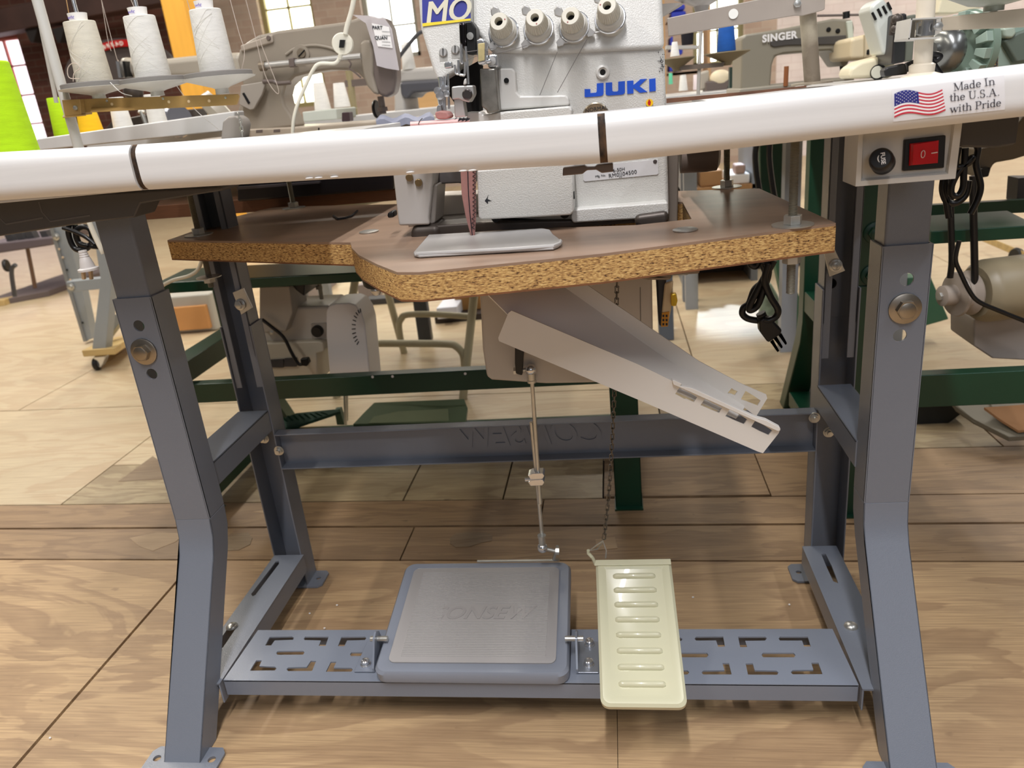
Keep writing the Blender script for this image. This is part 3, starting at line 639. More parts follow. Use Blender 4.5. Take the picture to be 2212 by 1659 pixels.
# grey bracket at the left under the edge
lb = part('chip_guard', [(848, 372), (936, 366), (926, 470), (928, 486), (861, 488)], YB - .01, .09, GREYPL, bev=.003)
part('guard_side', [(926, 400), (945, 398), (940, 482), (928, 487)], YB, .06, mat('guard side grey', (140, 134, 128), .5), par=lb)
for q in ((885, 383), (905, 394)): ob('slotted_screw', MB().lathe(P(*q, YB - .011), (0, -1, 0), [(0, 0), (.005, 0), (.005, .003), (.004, .004), (0, .004)], 16), mat('brass screw', (150, 130, 96), .35, .9), lb)
part('latch_knob', [(836, 460), (850, 455), (852, 470), (836, 472)], YB + .02, .02, BLACKP)
part('gear_case', [(932, 368), (1022, 360), (1022, 400), (990, 396), (944, 398), (930, 390)], YB + .03, .05, mat('gear case grey', (96, 92, 92), .5))
part('bed_pedestal', [(885, 488), (950, 484), (955, 520), (948, 540), (890, 545), (884, 530)], YB - .01, .06, CASTIRON, bev=.012)
# face cover with model plate
fc = ob('face_cover', wedge([(897, -70), (1017, -70), (1019, 52), (1004, 64), (1000, 120), (990, 152), (958, 172), (945, 176), (934, 150), (908, 62)], YB - .02, YB + .005, .09), JWHITE, M, .006, segs=3)
wy = lambda b: YB - .02 + .025 * (176 - b) / 246
def onface(px, off=.0005): return [V((p.x, p.y - off, p.z)) for p in (P(a, b, wy(b)) for a, b in px)]
mp = ob('model_plate', MB().prism(onface([(911, -70), (1014, -70), (1017, 44), (913, 57)], .001), (0, .0008, 0)), NAVY, fc)
ob('plate_border', MB().prism(onface([(913, 50.5), (1017, 40), (1017, 44.5), (913, 57.5)], .0014), (0, .0008, 0)), YELLOW, mp)
mb = MB(); o0 = onface([(966, 26)], .0016)[0]
for dx_ in (-.0009, -.0003, .0003, .0009): mb.add(txt_mesh('MO', .036, ext=.0003 + dx_ * .02, shear=.24, off=0, space=1.0), Matrix.Translation((dx_, 0, 0)) @ frame(o0, onface([(1016, 19)])[0] - onface([(916, 31)])[0], (0, .1, 1)))
ob('model_lettering', mb, mat('label cream', (222, 218, 196), .5), mp, fix=False)
for a, b in ((958, 113), (984, 107)):
    c = onface([(a, b)], .001)[0]; s = ob('slotted_screw', MB().lathe(c, (0, -1, .1), [(0, -.002), (.0052, -.002), (.0052, .0015), (.0045, .0022), (0, .0022)], 20), BRUSH, fc)
    d = V((.0042, 0, .0042)) * .9; ob('screw_slot', MB().tube([c + V((0, -.0024, 0)) - V((.0005, 0, .0045)), c + V((0, -.0024, 0)) + V((.0005, 0, .0045))], .0006, 6), HOLE, s)
    ob('adjusting_slot', MB().prism(onface([(a - 10, b + 4), (a - 7, b - 6), (a, b - 12), (a + 7, b - 6), (a + 9, b + 4), (a + 9, b + 18), (a - 8, b + 20)], .0003), (0, .001, 0)), mat('slot shade grey', (168, 166, 160), .5), fc)
# needle bar, presser and cutter parts
nd = part('guide_block', [(991, 48), (1018, 45), (1028, 60), (1030, 116), (1010, 118), (993, 96)], YB - .035, .03, BLACKP, bev=.002)
part('guide_block_rib', [(990, 48), (1007, 46), (1008, 118), (992, 94)], YB - .040, .02, mat('dark chrome', (70, 66, 68), .15, 1), par=nd, bev=.004)
ob('slotted_screw', MB().lathe(P(1016, 78, YB - .036), (0, -1, 0), [(0, 0), (.0042, 0), (.0042, .002), (0, .0022)], 18), ZINC, nd)
mb = MB(); r = .0014
mb.tube(cpath([(996, 96), (997, 130), (1000, 138)], YB - .042), .0018, 8)
mb.tube(cpath([(1006, 100), (1008, 120), (1010, 140), (1012, 182)], YB - .044), .0014, 8)
mb.tube(cpath([(990, 130), (992, 158), (998, 162), (1004, 160), (1006, 134)], YB - .042), .0016, 8)
mb.tube(cpath([(982, 140), (985, 158), (992, 160)], YB - .036), .0014, 8)
ob('thread_guide_bar', mb, CHROME, M)
mb = MB(); mb.prism(face2d([(958, 134), (974, 132), (977, 146), (960, 149)], YB - .045), (0, .012, 0)); ob('thread_guide_block', mb, CHROME, M, .002)
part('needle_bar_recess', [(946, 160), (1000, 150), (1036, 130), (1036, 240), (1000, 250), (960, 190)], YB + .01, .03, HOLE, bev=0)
mb = MB()
for l, rr in (([(951, 166), (954, 200), (955, 238)], .003), ([(961, 165), (960, 210), (961, 245)], .0022), ([(968, 160), (970, 235)], .0016), ([(945, 192), (948, 210), (952, 232)], .0024)):
    mb.tube(cpath(l, YB - .03), rr, 10)
for q, rr in (((951, 206), .005), ((961, 190), .004), ((946, 196), .0045), ((966, 202), .004)): mb.lathe(P(*q, YB - .033), (0, -1, 0), [(0, 0), (rr, 0), (rr, .004), (0, .0045)], 16)
ob('needle_clamp', mb, CHROME, M)
part('presser_foot', [(944, 228), (952, 226), (954, 240), (942, 244)], YB - .05, .02, CHROME, bev=.001)
part('presser_toe', [(939, 242), (950, 240), (965, 242), (972, 252), (965, 258), (945, 258), (940, 252)], YB - .06, .03, DUSTP, bev=.002)
kb = part('knife_holder', [(975, 187), (992, 185), (1022, 184), (1024, 204), (1014, 222), (1000, 218), (990, 214), (976, 216)], YB - .05, .022, BRUSH, bev=.002)
part('knife_post', [(980, 214), (1000, 212), (1004, 240), (1006, 252), (982, 254)], YB - .045, .02, BRUSH, par=kb, bev=.0015)
ob('clamp_screw', MB().lathe(P(1010, 204, YB - .051), (0, -1, 0), [(0, 0), (.0062, 0), (.0062, .003), (.005, .0042), (0, .0042)], 20), mat('steel screw dark', (96, 90, 88), .35, 1), kb)
part('thread_plate', [(1002, 172), (1007, 168), (1008, 182), (1000, 184)], YB - .052, .004, JPLAIN)
gp = part('cutter_guard', [(1036, 148), (1070, 148), (1078, 240), (1053, 246), (1050, 238), (1040, 230)], YB - .035, .018, mat('worn steel plate', (148, 144, 136), .38, .85, .25, 90), bev=.002)
part('guard_clamp', [(1052, 118), (1075, 116), (1076, 146), (1054, 148)], YB - .03, .02, CHROME, bev=.003)
ob('slotted_screw', MB().lathe(P(1063, 132, YB - .032), (0, -1, 0), [(0, 0), (.0048, 0), (.0048, .003), (0, .0035)], 18), BRUSH, gp)
bb = part('oil_sight', [(1029, 84), (1045, 82), (1050, 92), (1050, 138), (1032, 141)], YB - .05, .02, CHROME, bev=.003)
part('sight_glass', [(1032, 94), (1047, 92), (1047, 131), (1033, 134)], YB - .0508, .002, mat('amber sight glass', (205, 190, 140), .2, 0, .3, 60), par=bb)
# tension posts and dials
axk = V((-.22, -1, .34)).normalized()
for i, (fx, fy, bx_, by_, ph) in enumerate(((1077, 46, 1090, 71, 2.5), (1155, 38, 1165, 65, 1.0), (1232, 34, 1242, 60, .3), (1311, 12, 1319, 42, 5.2))):
    f0 = P(fx, fy, 1.003); b0 = P(bx_, by_ + 2, YB - .002); ax = (f0 - b0); h = ax.length; ax = ax / h
    tp = ob('tension_post', MB().lathe(b0, ax, [(0, -.012), (.0172, -.012), (.0172, .003), (.0168, .006), (.0168, .010), (.0158, .012), (.0150, .013), (.0150, .0175), (.0142, .018), (0, .018)], 32), CHROME if 0 else mat('pale knob collar', (202, 199, 190), .35), M)
    ob('tension_disc', MB().lathe(b0 + ax * .004, ax, [(.012, 0), (.0182, .001), (.0192, .0022), (.0182, .003), (.012, .003)], 32), CHROME, tp)
    u = ax.orthogonal().normalized(); w = ax.cross(u); mbk = MB(); n = 60; ls = []
    for rr, hh, kn in ((.0138, .019, 0), (.0140, .0205, 1), (.0116, h - .003, 1), (.0108, h - .0015, 0), (.0099, h, 0), (.0050, h, 0), (.0046, h - .010, 0), (.0001, h - .010, 0)):
        ls.append([b0 + ax * hh + (u * math.cos(2 * math.pi * k / n) + w * math.sin(2 * math.pi * k / n)) * (rr * (.90 if kn and k % 2 else 1)) for k in range(n)])
    dial = ob('tension_dial', mbk.loops(ls), CREAMK, tp)
    ob('dial_bore', MB().lathe(b0 + ax * (h - .0098), ax, [(0, 0), (.0044, 0), (.0044, .0006), (0, .0006)], 20), HOLE, dial)
    a = ph; ob('index_dot', MB().lathe(b0 + ax * h + (u * math.cos(a) + w * math.sin(a)) * .0078, ax, [(0, -.0002), (.0009, -.0002), (.0009, .0003), (0, .0003)], 10), mat('index red', (150, 60, 60), .5), dial)
for i, (a, b, s) in enumerate(((1070, 24, 1), (1137, 22, 1), (1207, 24, 1), (1293, -4, 1))):
    mb = MB(); o0 = P(a, b, YB - .014)
    pts = [(a - 9, b + 10), (a - 11, b - 4), (a - 4, b - 12), (a + 6, b - 8), (a + 12, b + 6), (a + 4, b + 14)]
    ob('thread_eyelet', slab(pts, YB - .016, .004), BRUSH, M, .0015)
for i, (a, b) in enumerate(((1066, 101), (1136, 97), (1212, 93), (1276, 72))):
    mb = MB(); mb.hull8(face2d([(a - 11, b - 2), (a - 2, b - 13), (a + 10, b - 3), (a + 4, b + 5), (a - 6, b + 8)], YB - .012), [V((p.x, YB - .004, p.z)) for p in face2d([(a - 8, b - 2), (a - 1, b - 10), (a + 7, b - 2), (a + 3, b + 4), (a - 5, b + 6)], YB - .006)])
    mb.tube(cpath([(a + 6, b), (a + 14, b - 2), (a + 30, b - 6), (a + 50, b - 14)], YB - .010), .0012, 6)
    ob('thread_hook', mb, BRUSH, M, .001)
c = P(1302, 156, YB - .001); ob('plug_ring', MB().lathe(c, (0, -1, 0), [(.0035, -.004), (.0035, .001), (.006, .003), (.0082, .002), (.0086, 0), (.0086, -.004)], 28), JPLAIN, M)
ob('plug_hole', MB().lathe(c, (0, -1, 0), [(0, 0), (.0036, 0), (.0036, .0012), (0, .0012)], 16), HOLE, M)
ob('plate_hole', MB().lathe(P(1094, 174, YB - .0125), (0, -1, 0), [(0, 0), (.0032, 0), (.0032, .001), (0, .001)], 16), HOLE, M)
# maker's name in broad upright letters
def glyph(l): return [(900 + a * .25316, b * .25316) for a, b in l]
JK = [[(1433, 760), (1482, 760), (1482, 795), (1530, 790), (1537, 780), (1537, 712), (1595, 707), (1595, 800), (1585, 815), (1570, 820), (1445, 830), (1433, 826)],
      [(1613, 706), (1668, 702), (1670, 775), (1682, 782), (1712, 780), (1720, 772), (1720, 697), (1777, 692), (1777, 790), (1765, 804), (1750, 808), (1640, 816), (1620, 812), (1613, 800)],
      [(1795, 691), (1850, 687), (1850, 726), (1910, 676), (1965, 673), (1900, 735), (1970, 785), (1905, 792), (1850, 750), (1850, 797), (1797, 802)],
      [(1984, 675), (2038, 668), (2041, 776), (1986, 783)]]
for g in JK: ob('maker_letter', slab(glyph(g), YB - .0011, .001), BLUE, M)
yd = ob('oil_mark', MB().lathe(P(1403, 222, YB - .0012), (0, -1, 0), [(0, 0), (.0045, 0), (.0045, .001), (0, .001)], 24), mat('warning yellow', (250, 200, 20), .4), M)
ob('drop_mark', MB().prism(face2d([(1402, 214), (1406, 220), (1405, 227), (1401, 228), (1399, 222)], YB - .0024), (0, .001, 0)), RED, yd)
dl = ob('stitch_window', MB().lathe(P(1287, 252, YB - .001), (0, -1, 0), [(0, 0), (.0172, 0), (.0172, .001), (.0158, .0018), (.015, .0012), (0, .0012)], 36), mat('dial ring', (150, 140, 122), .3, .6), M)
write('dial_lettering', 'NORMAL', .0068, P(1288, 236, YB - .0026), (1, 0, .06), (0, 0, 1), INK, dl, ext=.0002)
npl = part('name_plate', [(1260, 360), (1421, 344), (1422, 374), (1420, 377), (1263, 392), (1260, 388)], YB - .0012, .0012, mat('label white', (214, 213, 214), .4), bev=0)
write('plate_lettering', '6-50H', .0062, P(1337, 367, YB - .0016), (1, 0, .07), (0, 0, 1), INK, npl, ext=.0001)
write('plate_lettering', 'Mfg. No.', .0040, P(1297, 380, YB - .0016), (1, 0, .07), (0, 0, 1), INK, npl, ext=.0001)
write('plate_lettering', 'RM0JJ04500', .0070, P(1345, 376, YB - .0016), (1, 0, .07), (0, 0, 1), INK, npl, ext=.0001, space=1.08)
ob('rivet', MB().lathe(P(1415, 349, YB - .0014), (0, -1, 0), [(0, 0), (.0026, 0), (.002, .0008), (0, .001)], 14), mat('dark rivet', (70, 62, 60), .5), npl)
mb = MB()
for k in range(46):
    a, b = 1430 + random.gauss(0, 4), 138 + random.gauss(0, 10)
    mb.sphere(P(a, b, YB - .001), random.uniform(.0003, .0007), 3)
ob('paint_chip', mb, INK, M)
# bed plates under the foot
part('edge_lamp_bracket', [(1046, 128), (1060, 124), (1062, 136), (1048, 140)], YB - .04, .01, CHROME)
th = MB()
for l in ([(1138, 98), (1090, 112), (1040, 118), (1008, 130)], [(1068, 104), (1040, 108), (1008, 112)]): th.tube(cpath(l, YB - .05), .0004, 5)
for l in ([(1204, 112), (1166, 206)], [(1268, 85), (1204, 200)]): th.tube(cpath(l, YB - .02), .0004, 5)
ob('needle_thread', th, mat('grey thread', (110, 106, 104), .8), M)
# ------------------------------------------------------------------ pressed cloth and looper tray
cl = ob('cloth_strip', slab([(994, 362), (1027, 360), (1028, 470), (1024, 526), (1021, 527), (1018, 515), (1005, 465), (997, 420)], YB - .055, .0035), DUSTP, None, .001)
tag(cl, 'dusty pink cloth strip with black overlock stitching hanging below the white edge', 'cloth')
mb = MB(); mb.tube(cpath([(1010, 362), (1012, 420), (1016, 470), (1022, 524)], YB - .0555), .0006, 5)
zz = [(1024 + (4 if k % 2 else -3) - (2 if k > 22 else 0), 362 + k * 4.6) for k in range(30)]; mb.tube([P(a, b, YB - .0556) for a, b in zz], .0005, 5)
ob('overlock_stitch', mb, INK, cl)
cl2 = MB(); ls = []
for k in range(9):
    x = 886 + 128 * k / 8; y = 262 - k * .9
    ls.append([P(x, y + 6 - 5 * math.sin(math.pi * j / 4), YB - .075 + .05 * j / 4) for j in range(5)] + [P(x, y + 10 - 5 * math.sin(math.pi * j / 4), YB - .075 + .05 * j / 4) for j in range(4, -1, -1)])
cl2.loops(ls); c2 = ob('cloth_swatch', cl2, PINK, None); tag(c2, 'pale pink cloth lying under the presser foot on the white table edge', 'cloth')
mb = MB()
for x in (904, 978): mb.tube(cpath([(x, 268 - (x - 886) * .007), (x + 3, 261 - (x - 886) * .01), (x + 8, 256 - (x - 886) * .01)], [YB - .0765, YB - .06, YB - .04]), .0006, 5)
for k in range(9): mb.tube(cpath([(990 + k * 2.6, 262 - (k % 3)), (994 + k * 2.6, 254 + (k % 3))], YB - .075), .0007, 5)
ob('stitch_line', mb, INK, c2)
tr = G(905, 548, ZT)
lt = [G(a, b, ZT + .003) for a, b in ((893, 546), (897, 541), (926, 508), (1172, 494), (1188, 497), (1195, 507), (1206, 515), (1213, 522), (1207, 531), (1195, 536), (905, 553), (895, 551))]
tray = ob('chip_tray', MB().prism([(p.x, p.y, ZT + .0008) for p in lt], (0, 0, .003)), mat('grey white enamel tray', (186, 184, 182), .3), None, .0012); tag(tray, 'flat white metal tray lying at the front of the particle board', 'tray')
ob('tray_lip', MB().tube([G(*q, ZT + .0045) for q in ((900, 549), (1100, 539), (1196, 532), (1208, 527), (1210, 521))], .0026, 8), mat('grey white enamel tray', (0, 0, 0)), tray)
# ------------------------------------------------------------------ motor box under the board
mo = T('motor_box', 'beige plastic motor box hanging under the particle board behind the white chute', 'motor', (-.05, 1.2, ZB))
def rbox(px, Y, d, m, par, name, bev=.008): return ob(name, slab(px, Y, d), m, par, bev, segs=3)
rbox([(1032, 560), (1408, 540), (1412, 815), (1402, 826), (1180, 830), (1062, 822), (1051, 815), (1042, 755)], 1.13, .13, BEIGEPL, mo, 'motor_case')
part('case_seam', [(1382, 620), (1384, 620), (1386, 810), (1384, 810)], 1.1296, .002, mat('seam grey', (120, 114, 106), .6), par=mo, bev=0)
part('oil_pan', [(884, 610), (1078, 590), (1030, 616), (1002, 626), (960, 636), (918, 636), (894, 622)], .95, .12, BEIGEPL, par=M, bev=.004)
part('pan_flange', [(1215, 598), (1455, 578), (1450, 606), (1400, 606), (1360, 598), (1225, 612)], .97, .15, mat('brown grey pan', (128, 116, 104), .5), par=M, bev=.004)
part('mount_block', [(1440, 560), (1512, 555), (1512, 592), (1442, 596)], .96, .07, mat('brown grey pan', (0, 0, 0)), par=M, bev=.003)
part('motor_bracket', [(1418, 600), (1440, 600), (1436, 705), (1424, 705)], 1.16, .03, DARKST, par=mo)
yl = part('warning_strip', [(1436, 612), (1455, 606), (1450, 672), (1442, 706), (1428, 706), (1430, 672)], 1.15, .006, mat('warning strip cream', (216, 196, 160), .5), par=mo)
part('warning_label', [(1430, 676), (1446, 673), (1443, 705), (1428, 706)], 1.149, .002, mat('warning amber', (206, 142, 34), .5), par=mo, bev=0)
mb = MB()
for r_ in range(3):
    for c_ in range(2): mb.prism(face2d([(1431 + c_ * 7, 680 + r_ * 9), (1435 + c_ * 7, 680 + r_ * 9), (1435 + c_ * 7, 685 + r_ * 9), (1431 + c_ * 7, 685 + r_ * 9)], 1.1485), (0, .001, 0))
ob('label_print', mb, INK, mo)
part('brass_terminal', [(1449, 636), (1461, 634), (1464, 650), (1461, 662), (1450, 662)], 1.14, .012, mat('yellow brass', (214, 178, 60), .3, .7), par=mo, bev=.002)
lv = part('control_lever', [(1112, 700), (1136, 700), (1130, 776), (1128, 812), (1114, 808), (1112, 785)], 1.10, .012, BLACKP, par=mo, bev=.002)
# ------------------------------------------------------------------ linkage rod between lever and treadle
YR = 1.12
lk = T('linkage_rod', 'thin steel linkage rod with clamp between motor lever and wide grey pedal', 'rod', P(1170, 1185, YR))
ob('upper_rod', MB().cyl(P(1149, 820, YR), P(1167, 1088, YR), .0032, n=12), ZINC, lk)
ob('lower_rod', MB().cyl(P(1148, 912, YR + .006), P(1172, 1165, YR + .006), .0034, n=12), ZINC, lk)
for q, s in (((1147, 798), 1), ((1172, 1183), -1)):
    c = P(*q, YR); j = ob('ball_joint', MB().sphere(c, .0092, 10), CHROME, lk)
    e = P(1149, 826, YR) if s == 1 else P(1170, 1156, YR); ob('joint_sleeve', MB().tube([c, c.lerp(e, .8), c.lerp(e, .82), e], [.006, .0062, .0072, .0072], 14), ZINC, j)
mb = MB(); mb.cyl(P(1140, 798, YR), P(1120, 800, YR), .003, n=10); mb.hexa(P(1110, 801, YR), (1, 0, 0), .006, .008); ob('joint_pin', mb, ZINC, lk)
mb = MB()
for dy in (0, 14): mb.prism(face2d([(1140, 1027 + dy), (1150, 1023 + dy), (1172, 1022 + dy), (1176, 1028 + dy), (1172, 1035 + dy), (1146, 1036 + dy)], YR - .008), (0, .02, 0))
mb.cyl(P(1134, 1036, YR - .004), P(1170, 1034, YR - .004), .0035, n=10)
ob('rod_clamp', mb, CHROME, lk, .0008)
mb = MB(); mb.cyl(P(1172, 1184, YR), P(1204, 1191, YR), .0032, n=10); mb.hexa(P(1200, 1190, YR), (1, 0, -.1), .006, .006); ob('joint_pin', mb, ZINC, lk)
# ------------------------------------------------------------------ wide treadle pedal
pd = T('treadle_pedal', 'wide grey steel foot pedal with ribbed rubber mat', 'pedal', (-.25, .97, .08))
z0p, z1p = .1005, .1260; Y0p, Y1p = .905, 1.159
def ped(u, v, h=0):   # u across, v from the front edge to the back
    a = V((-.399, Y0p, z0p)); x = V((.299, 0, -.001)); y = V((-.007, Y1p - Y0p, z1p - z0p)); n = V((0, -(z1p - z0p), Y1p - Y0p)).normalized()
    return a + x * u + y * v + n * h
def rr(u0, u1, v0, v1, r, h, n=5, asp=1.18):
    out = []
    for cx, cy, a0 in ((u1 - r, v1 - r * asp, 0), (u0 + r, v1 - r * asp, 90), (u0 + r, v0 + r * asp, 180), (u1 - r, v0 + r * asp, 270)):
        for k in range(n + 1):
            a = math.radians(a0 + 90 * k / n); out.append(ped(cx + r * math.cos(a), cy + r * asp * math.sin(a), h))
    return out
ob('pedal_pan', MB().loops([rr(.0, 1, 0, 1, .06, -.020), rr(-.002, 1.002, -.002, 1.002, .06, -.005), rr(.01, .99, .012, .99, .055, .0), rr(.055, .945, .07, .945, .045, .0), rr(.06, .94, .076, .94, .042, -.0012)]), mat('pedal blue grey enamel', (134, 140, 152), .3, 0, .05, 3, .1, 900), pd)
MATG = mat('grey ribbed rubber', (158, 155, 154), .45)
mt = ob('pedal_mat', MB().loops([rr(.064, .936, .08, .936, .035, -.003), rr(.064, .936, .08, .936, .035, .0012), rr(.068, .932, .085, .932, .033, .0016)]), MATG, pd)
mb = MB(); nr = 56
for k in range(nr):
    v = .125 + .77 * k / nr
    segs = [(.125, .885)] if not (.42 < v < .57) else [(.125, .30), (.71, .885)]
    for a, b in segs:
        q = [ped(a, v, .0012), ped(b, v, .0012), ped(b, v + .0085, .0012), ped(a, v + .0085, .0012)]; t = [ped(a + .003, v + .002, .0026), ped(b - .003, v + .002, .0026), ped(b - .003, v + .0065, .0026), ped(a + .003, v + .0065, .0026)]
        mb.hull8(q, t)
ob('mat_rib', mb, mat('grey rib rubber', (168, 165, 163), .4), mt)
write('mat_lettering', 'CONSEW', .040, ped(.50, .49, .0016), (1, 0, 0), ped(0, 1) - ped(0, 0), mat('grey mat lettering', (152, 149, 148), .45), mt, ext=.0007, shear=.3, off=.0006)
for s, q in ((1, ((1242, 1350), (1285, 1480))), (-1, ((800, 1350), (822, 1480)))):
    xb = -.089 if s == 1 else -.408
    mb = MB(); me = plate_mesh([(.93, .0), (.985, .0), (.985, .02), (.978, .042), (.966, .05), (.954, .046), (.945, .03), (.93, .008)], [circ(.966, .036, .004)], .003)
    mb.add(me, Matrix(((0, 0, 1, xb), (1, 0, 0, 0), (0, 1, 0, .0785), (0, 0, 0, 1)))); mb.box(min(xb, xb + s * .032), max(xb, xb + s * .032), .93, 1.0, .0785, .0815)
    br = ob('pivot_bracket', mb, PLATE if s < 0 else mat('zinc plated bracket', (150, 156, 166), .3, .6), pd, .001)
    for yy in ((.947, .993) if s == 1 else (.945,)):
        c = V((xb + s * .017, yy, .0815)); ob('machine_screw', MB().lathe(c, (0, 0, 1), [(0, 0), (.0085, 0), (.0085, .0015), (.006, .002), (.006, .004), (.0068, .0045), (.0066, .008), (.005, .0095), (0, .01)], 20), CHROME, br)
    ob('pivot_pin', MB().cyl((xb - s * .018, .966, .1145), (xb + s * .01, .966, .1145), .0045, n=14), ZINC, br)
mb = MB(); mb.prism([ped(.44, .99, .002), ped(.93, .99, .002), ped(.93, 1.008, .002), ped(.44, 1.008, .002)], (0, 0, .0015)); mb.tube([ped(.93, 1.0, .003), P(1196, 1208, 1.14), P(1204, 1180, 1.13)], .0028, 8)
ob('rod_arm', mb, ZINC, pd)
# ------------------------------------------------------------------ narrow cream pedal
kp = T('presser_lift_pedal', 'narrow cream enamelled pedal with eight pressed ribs', 'pedal', (.01, .95, .08))
A = V((-.052, .843, .1005)); Xp = V((.118, 0, 0)); Yp = V((-.005, 1.058 - .843, .092)); Np = Xp.cross(Yp).normalized()
def kpd(u, v, h=0): return A + Xp * u + Yp * v + Np * h
def kr(u0, u1, v0, v1, r, h, n=5, back=True):
    out = []
    for cx, cy, a0, q in ((u1 - r, v1 - r * .5, 0, .0), (u0 + r, v1 - r * .5, 90, .0), (u0 + r, v0 + r * .5, 180, 1), (u1 - r, v0 + r * .5, 270, 1)):
        for k in range(n + 1):
            a = math.radians(a0 + 90 * k / n); rr_ = r if q else .01; ccx = cx if q else (u1 - .01 if a0 == 0 else u0 + .01); ccy = cy if q else v1 - .01
            out.append(kpd(ccx + rr_ * math.cos(a), ccy + rr_ * .5 * math.sin(a), h))
    return out
ob('pedal_plate', MB().loops([kr(.0, 1, 0, 1, .1, -.011), kr(-.002, 1.002, -.001, 1, .1, -.003), kr(.03, .97, .015, .99, .09, .001), kr(.10, .90, .045, .95, .06, .001), kr(.125, .875, .06, .94, .05, -.0012)]), CREAMP, kp)
for k in range(8):
    v = .135 + .765 * k / 7.2
    mb = MB(); ls = []
    for u in (.22, .235, .26, .74, .765, .78):
        e = 0 if u in (.22, .78) else (.6 if u in (.235, .765) else 1)
        ls.append([kpd(u, v + .020 * math.cos(math.pi * j / 8) * (.5 + .5 * e), -.0014 + 0.0058 * e * math.sin(math.pi * j / 8)) for j in range(9)])
    mb.loops(ls, closed=False, cap=False); ob('pressed_rib', mb, CREAMP, kp)
mb = MB(); mb.prism([kpd(-.02, .955, .0015), kpd(1.0, .955, .0015), kpd(1.0, .998, .0015), kpd(.0, .998, .0015)], Np * .002)
mb.tube([kpd(.0, .97, .001), P(1280, 1205, 1.075), P(1271, 1195, 1.078), P(1271, 1188, 1.078)], .003, 8); ob('pedal_strap', mb, CREAMP, kp, .0005)
mb = MB(); mb.box(-.03, .03, .93, .99, .0785, .0815); mb.box(-.03, -.027, .94, .985, .08, .132); mb.box(.027, .03, .94, .985, .08, .132); ob('pivot_bracket', mb, CREAMP, kp)
# chain of links
def chain(name, pts, L_, w_, r_, m, par=None):
    pts = spline(pts, 8); acc = [0]
    for a, b in zip(pts, pts[1:]): acc.append(acc[-1] + (b - a).length)
    def at(d):
        for i in range(len(pts) - 1):
            if acc[i + 1] >= d: return pts[i].lerp(pts[i + 1], (d - acc[i]) / max(1e-9, acc[i + 1] - acc[i]))
        return pts[-1]
    mb = MB(); n = int(acc[-1] / L_)
    for k in range(n):
        a, b = at(k * L_), at((k + 1) * L_); t = (b - a).normalized(); u = V((1, .2, 0)) if k % 2 else V((.25, -1, 0)); u = (u - t * u.dot(t)).normalized(); c = (a + b) / 2; hl = L_ * .66
        mb.tube([c + t * hl * sa * .98 + u * w_ * sb for sa, sb in ((1, .35), (.8, 1), (0, .85), (-.8, 1), (-1, .35), (-1, -.35), (-.8, -1), (0, -.85), (.8, -1), (1, -.35))], r_, 5, True)
    return ob(name, mb, m, par)
ch = chain('pull_chain', [P(1333, 606, 1.09), P(1331, 700, 1.09), P(1327, 850, 1.085), P(1317, 1040, 1.08), P(1304, 1170, 1.078)], .0088, .0027, .0009, mat('grey chain steel', (120, 116, 110), .4, 1))
tag(ch, 'thin grey steel chain hanging from the machine to the cream pedal', 'chain')
mb = MB(); mb.tube([P(1303, 1168, 1.078), P(1288, 1178, 1.078), P(1272, 1190, 1.078), P(1290, 1186, 1.078), P(1303, 1170, 1.078), P(1310, 1190, 1.074), P(1308, 1206, 1.07)], .0012, 6); ob('chain_hook', mb, ZINC, ch)
# ------------------------------------------------------------------ waste chute
cu = T('waste_chute', 'white plastic waste chute sloping down from under the particle board', 'chute', P(1360, 760, .98))
u3 = lambda l: [(1380 + a * .17179, 780 + b * .17179) for a, b in l]
Wn = [u3(l) for l in ([(455, 415), (510, 335), (640, 398), (735, 455), (690, 520), (600, 480), (570, 480)], [(775, 555), (830, 475), (950, 540), (1050, 590), (1010, 655), (900, 612)], [(1087, 695), (1140, 610), (1255, 665), (1365, 735), (1322, 798), (1210, 752)], [(1412, 828), (1462, 750), (1580, 810), (1680, 872), (1632, 935), (1520, 885)])]
ob('front_wall', sheetY([(1105, 671), (1380, 788), (1453, 823), (1686, 926), (1682, 936), (1648, 979), (1636, 975), (1380, 864), (1078, 737), (1076, 730), (1098, 676)], Wn, .93, .0024), WHPLA, cu, .0006)
ob('snap_rail', slab([(1452, 822), (1456, 821), (1473, 829), (1470, 834), (1494, 838), (1525, 852), (1560, 868), (1600, 887), (1632, 902), (1655, 908), (1685, 924), (1686, 930), (1680, 932), (1560, 878), (1454, 831)], .924, .009), WHPLA, cu, .0008)
B1 = [u3(l) for l in ([(1112, 400), (1165, 335), (1190, 355), (1240, 375), (1205, 428), (1160, 410)], [(1280, 478), (1340, 370), (1440, 430), (1530, 492), (1490, 560), (1390, 520)])]
def lerpsheet(outer, holes, fY, th, name, m):
    me = plate_mesh([(a, -b) for a, b in outer], [[(a, -b) for a, b in h] for h in holes], 8.0)
    mb = MB().add(me); mb.xf(lambda c: P(c.x, -c.y, fY(c.x, -c.y)) + V((0, -c.z / 8 * th, 0))); return ob(name, mb, m, cu)
yb_ = lambda a, b: .995 - (a - 1190) / 465 * .022
lerpsheet([(1150, 575), (1205, 572), (1510, 780), (1600, 828), (1655, 852), (1657, 860), (1633, 899), (1608, 880), (1449, 781), (1180, 596)], B1, yb_, .0024, 'back_wall', mat('white chute plastic', (222, 219, 213), .42))  # same white plastic as the front wall
fl = [P(1000, 582, .945), P(1165, 580, yb_(1165, 580)), P(1449, 780, yb_(1449, 780)), P(1604, 873, yb_(1604, 873)), P(1609, 879, .97), P(1604, 886, .96), P(1590, 902, .935), P(1450, 840, .933), P(1240, 745, .933), P(1108, 690, .936)]
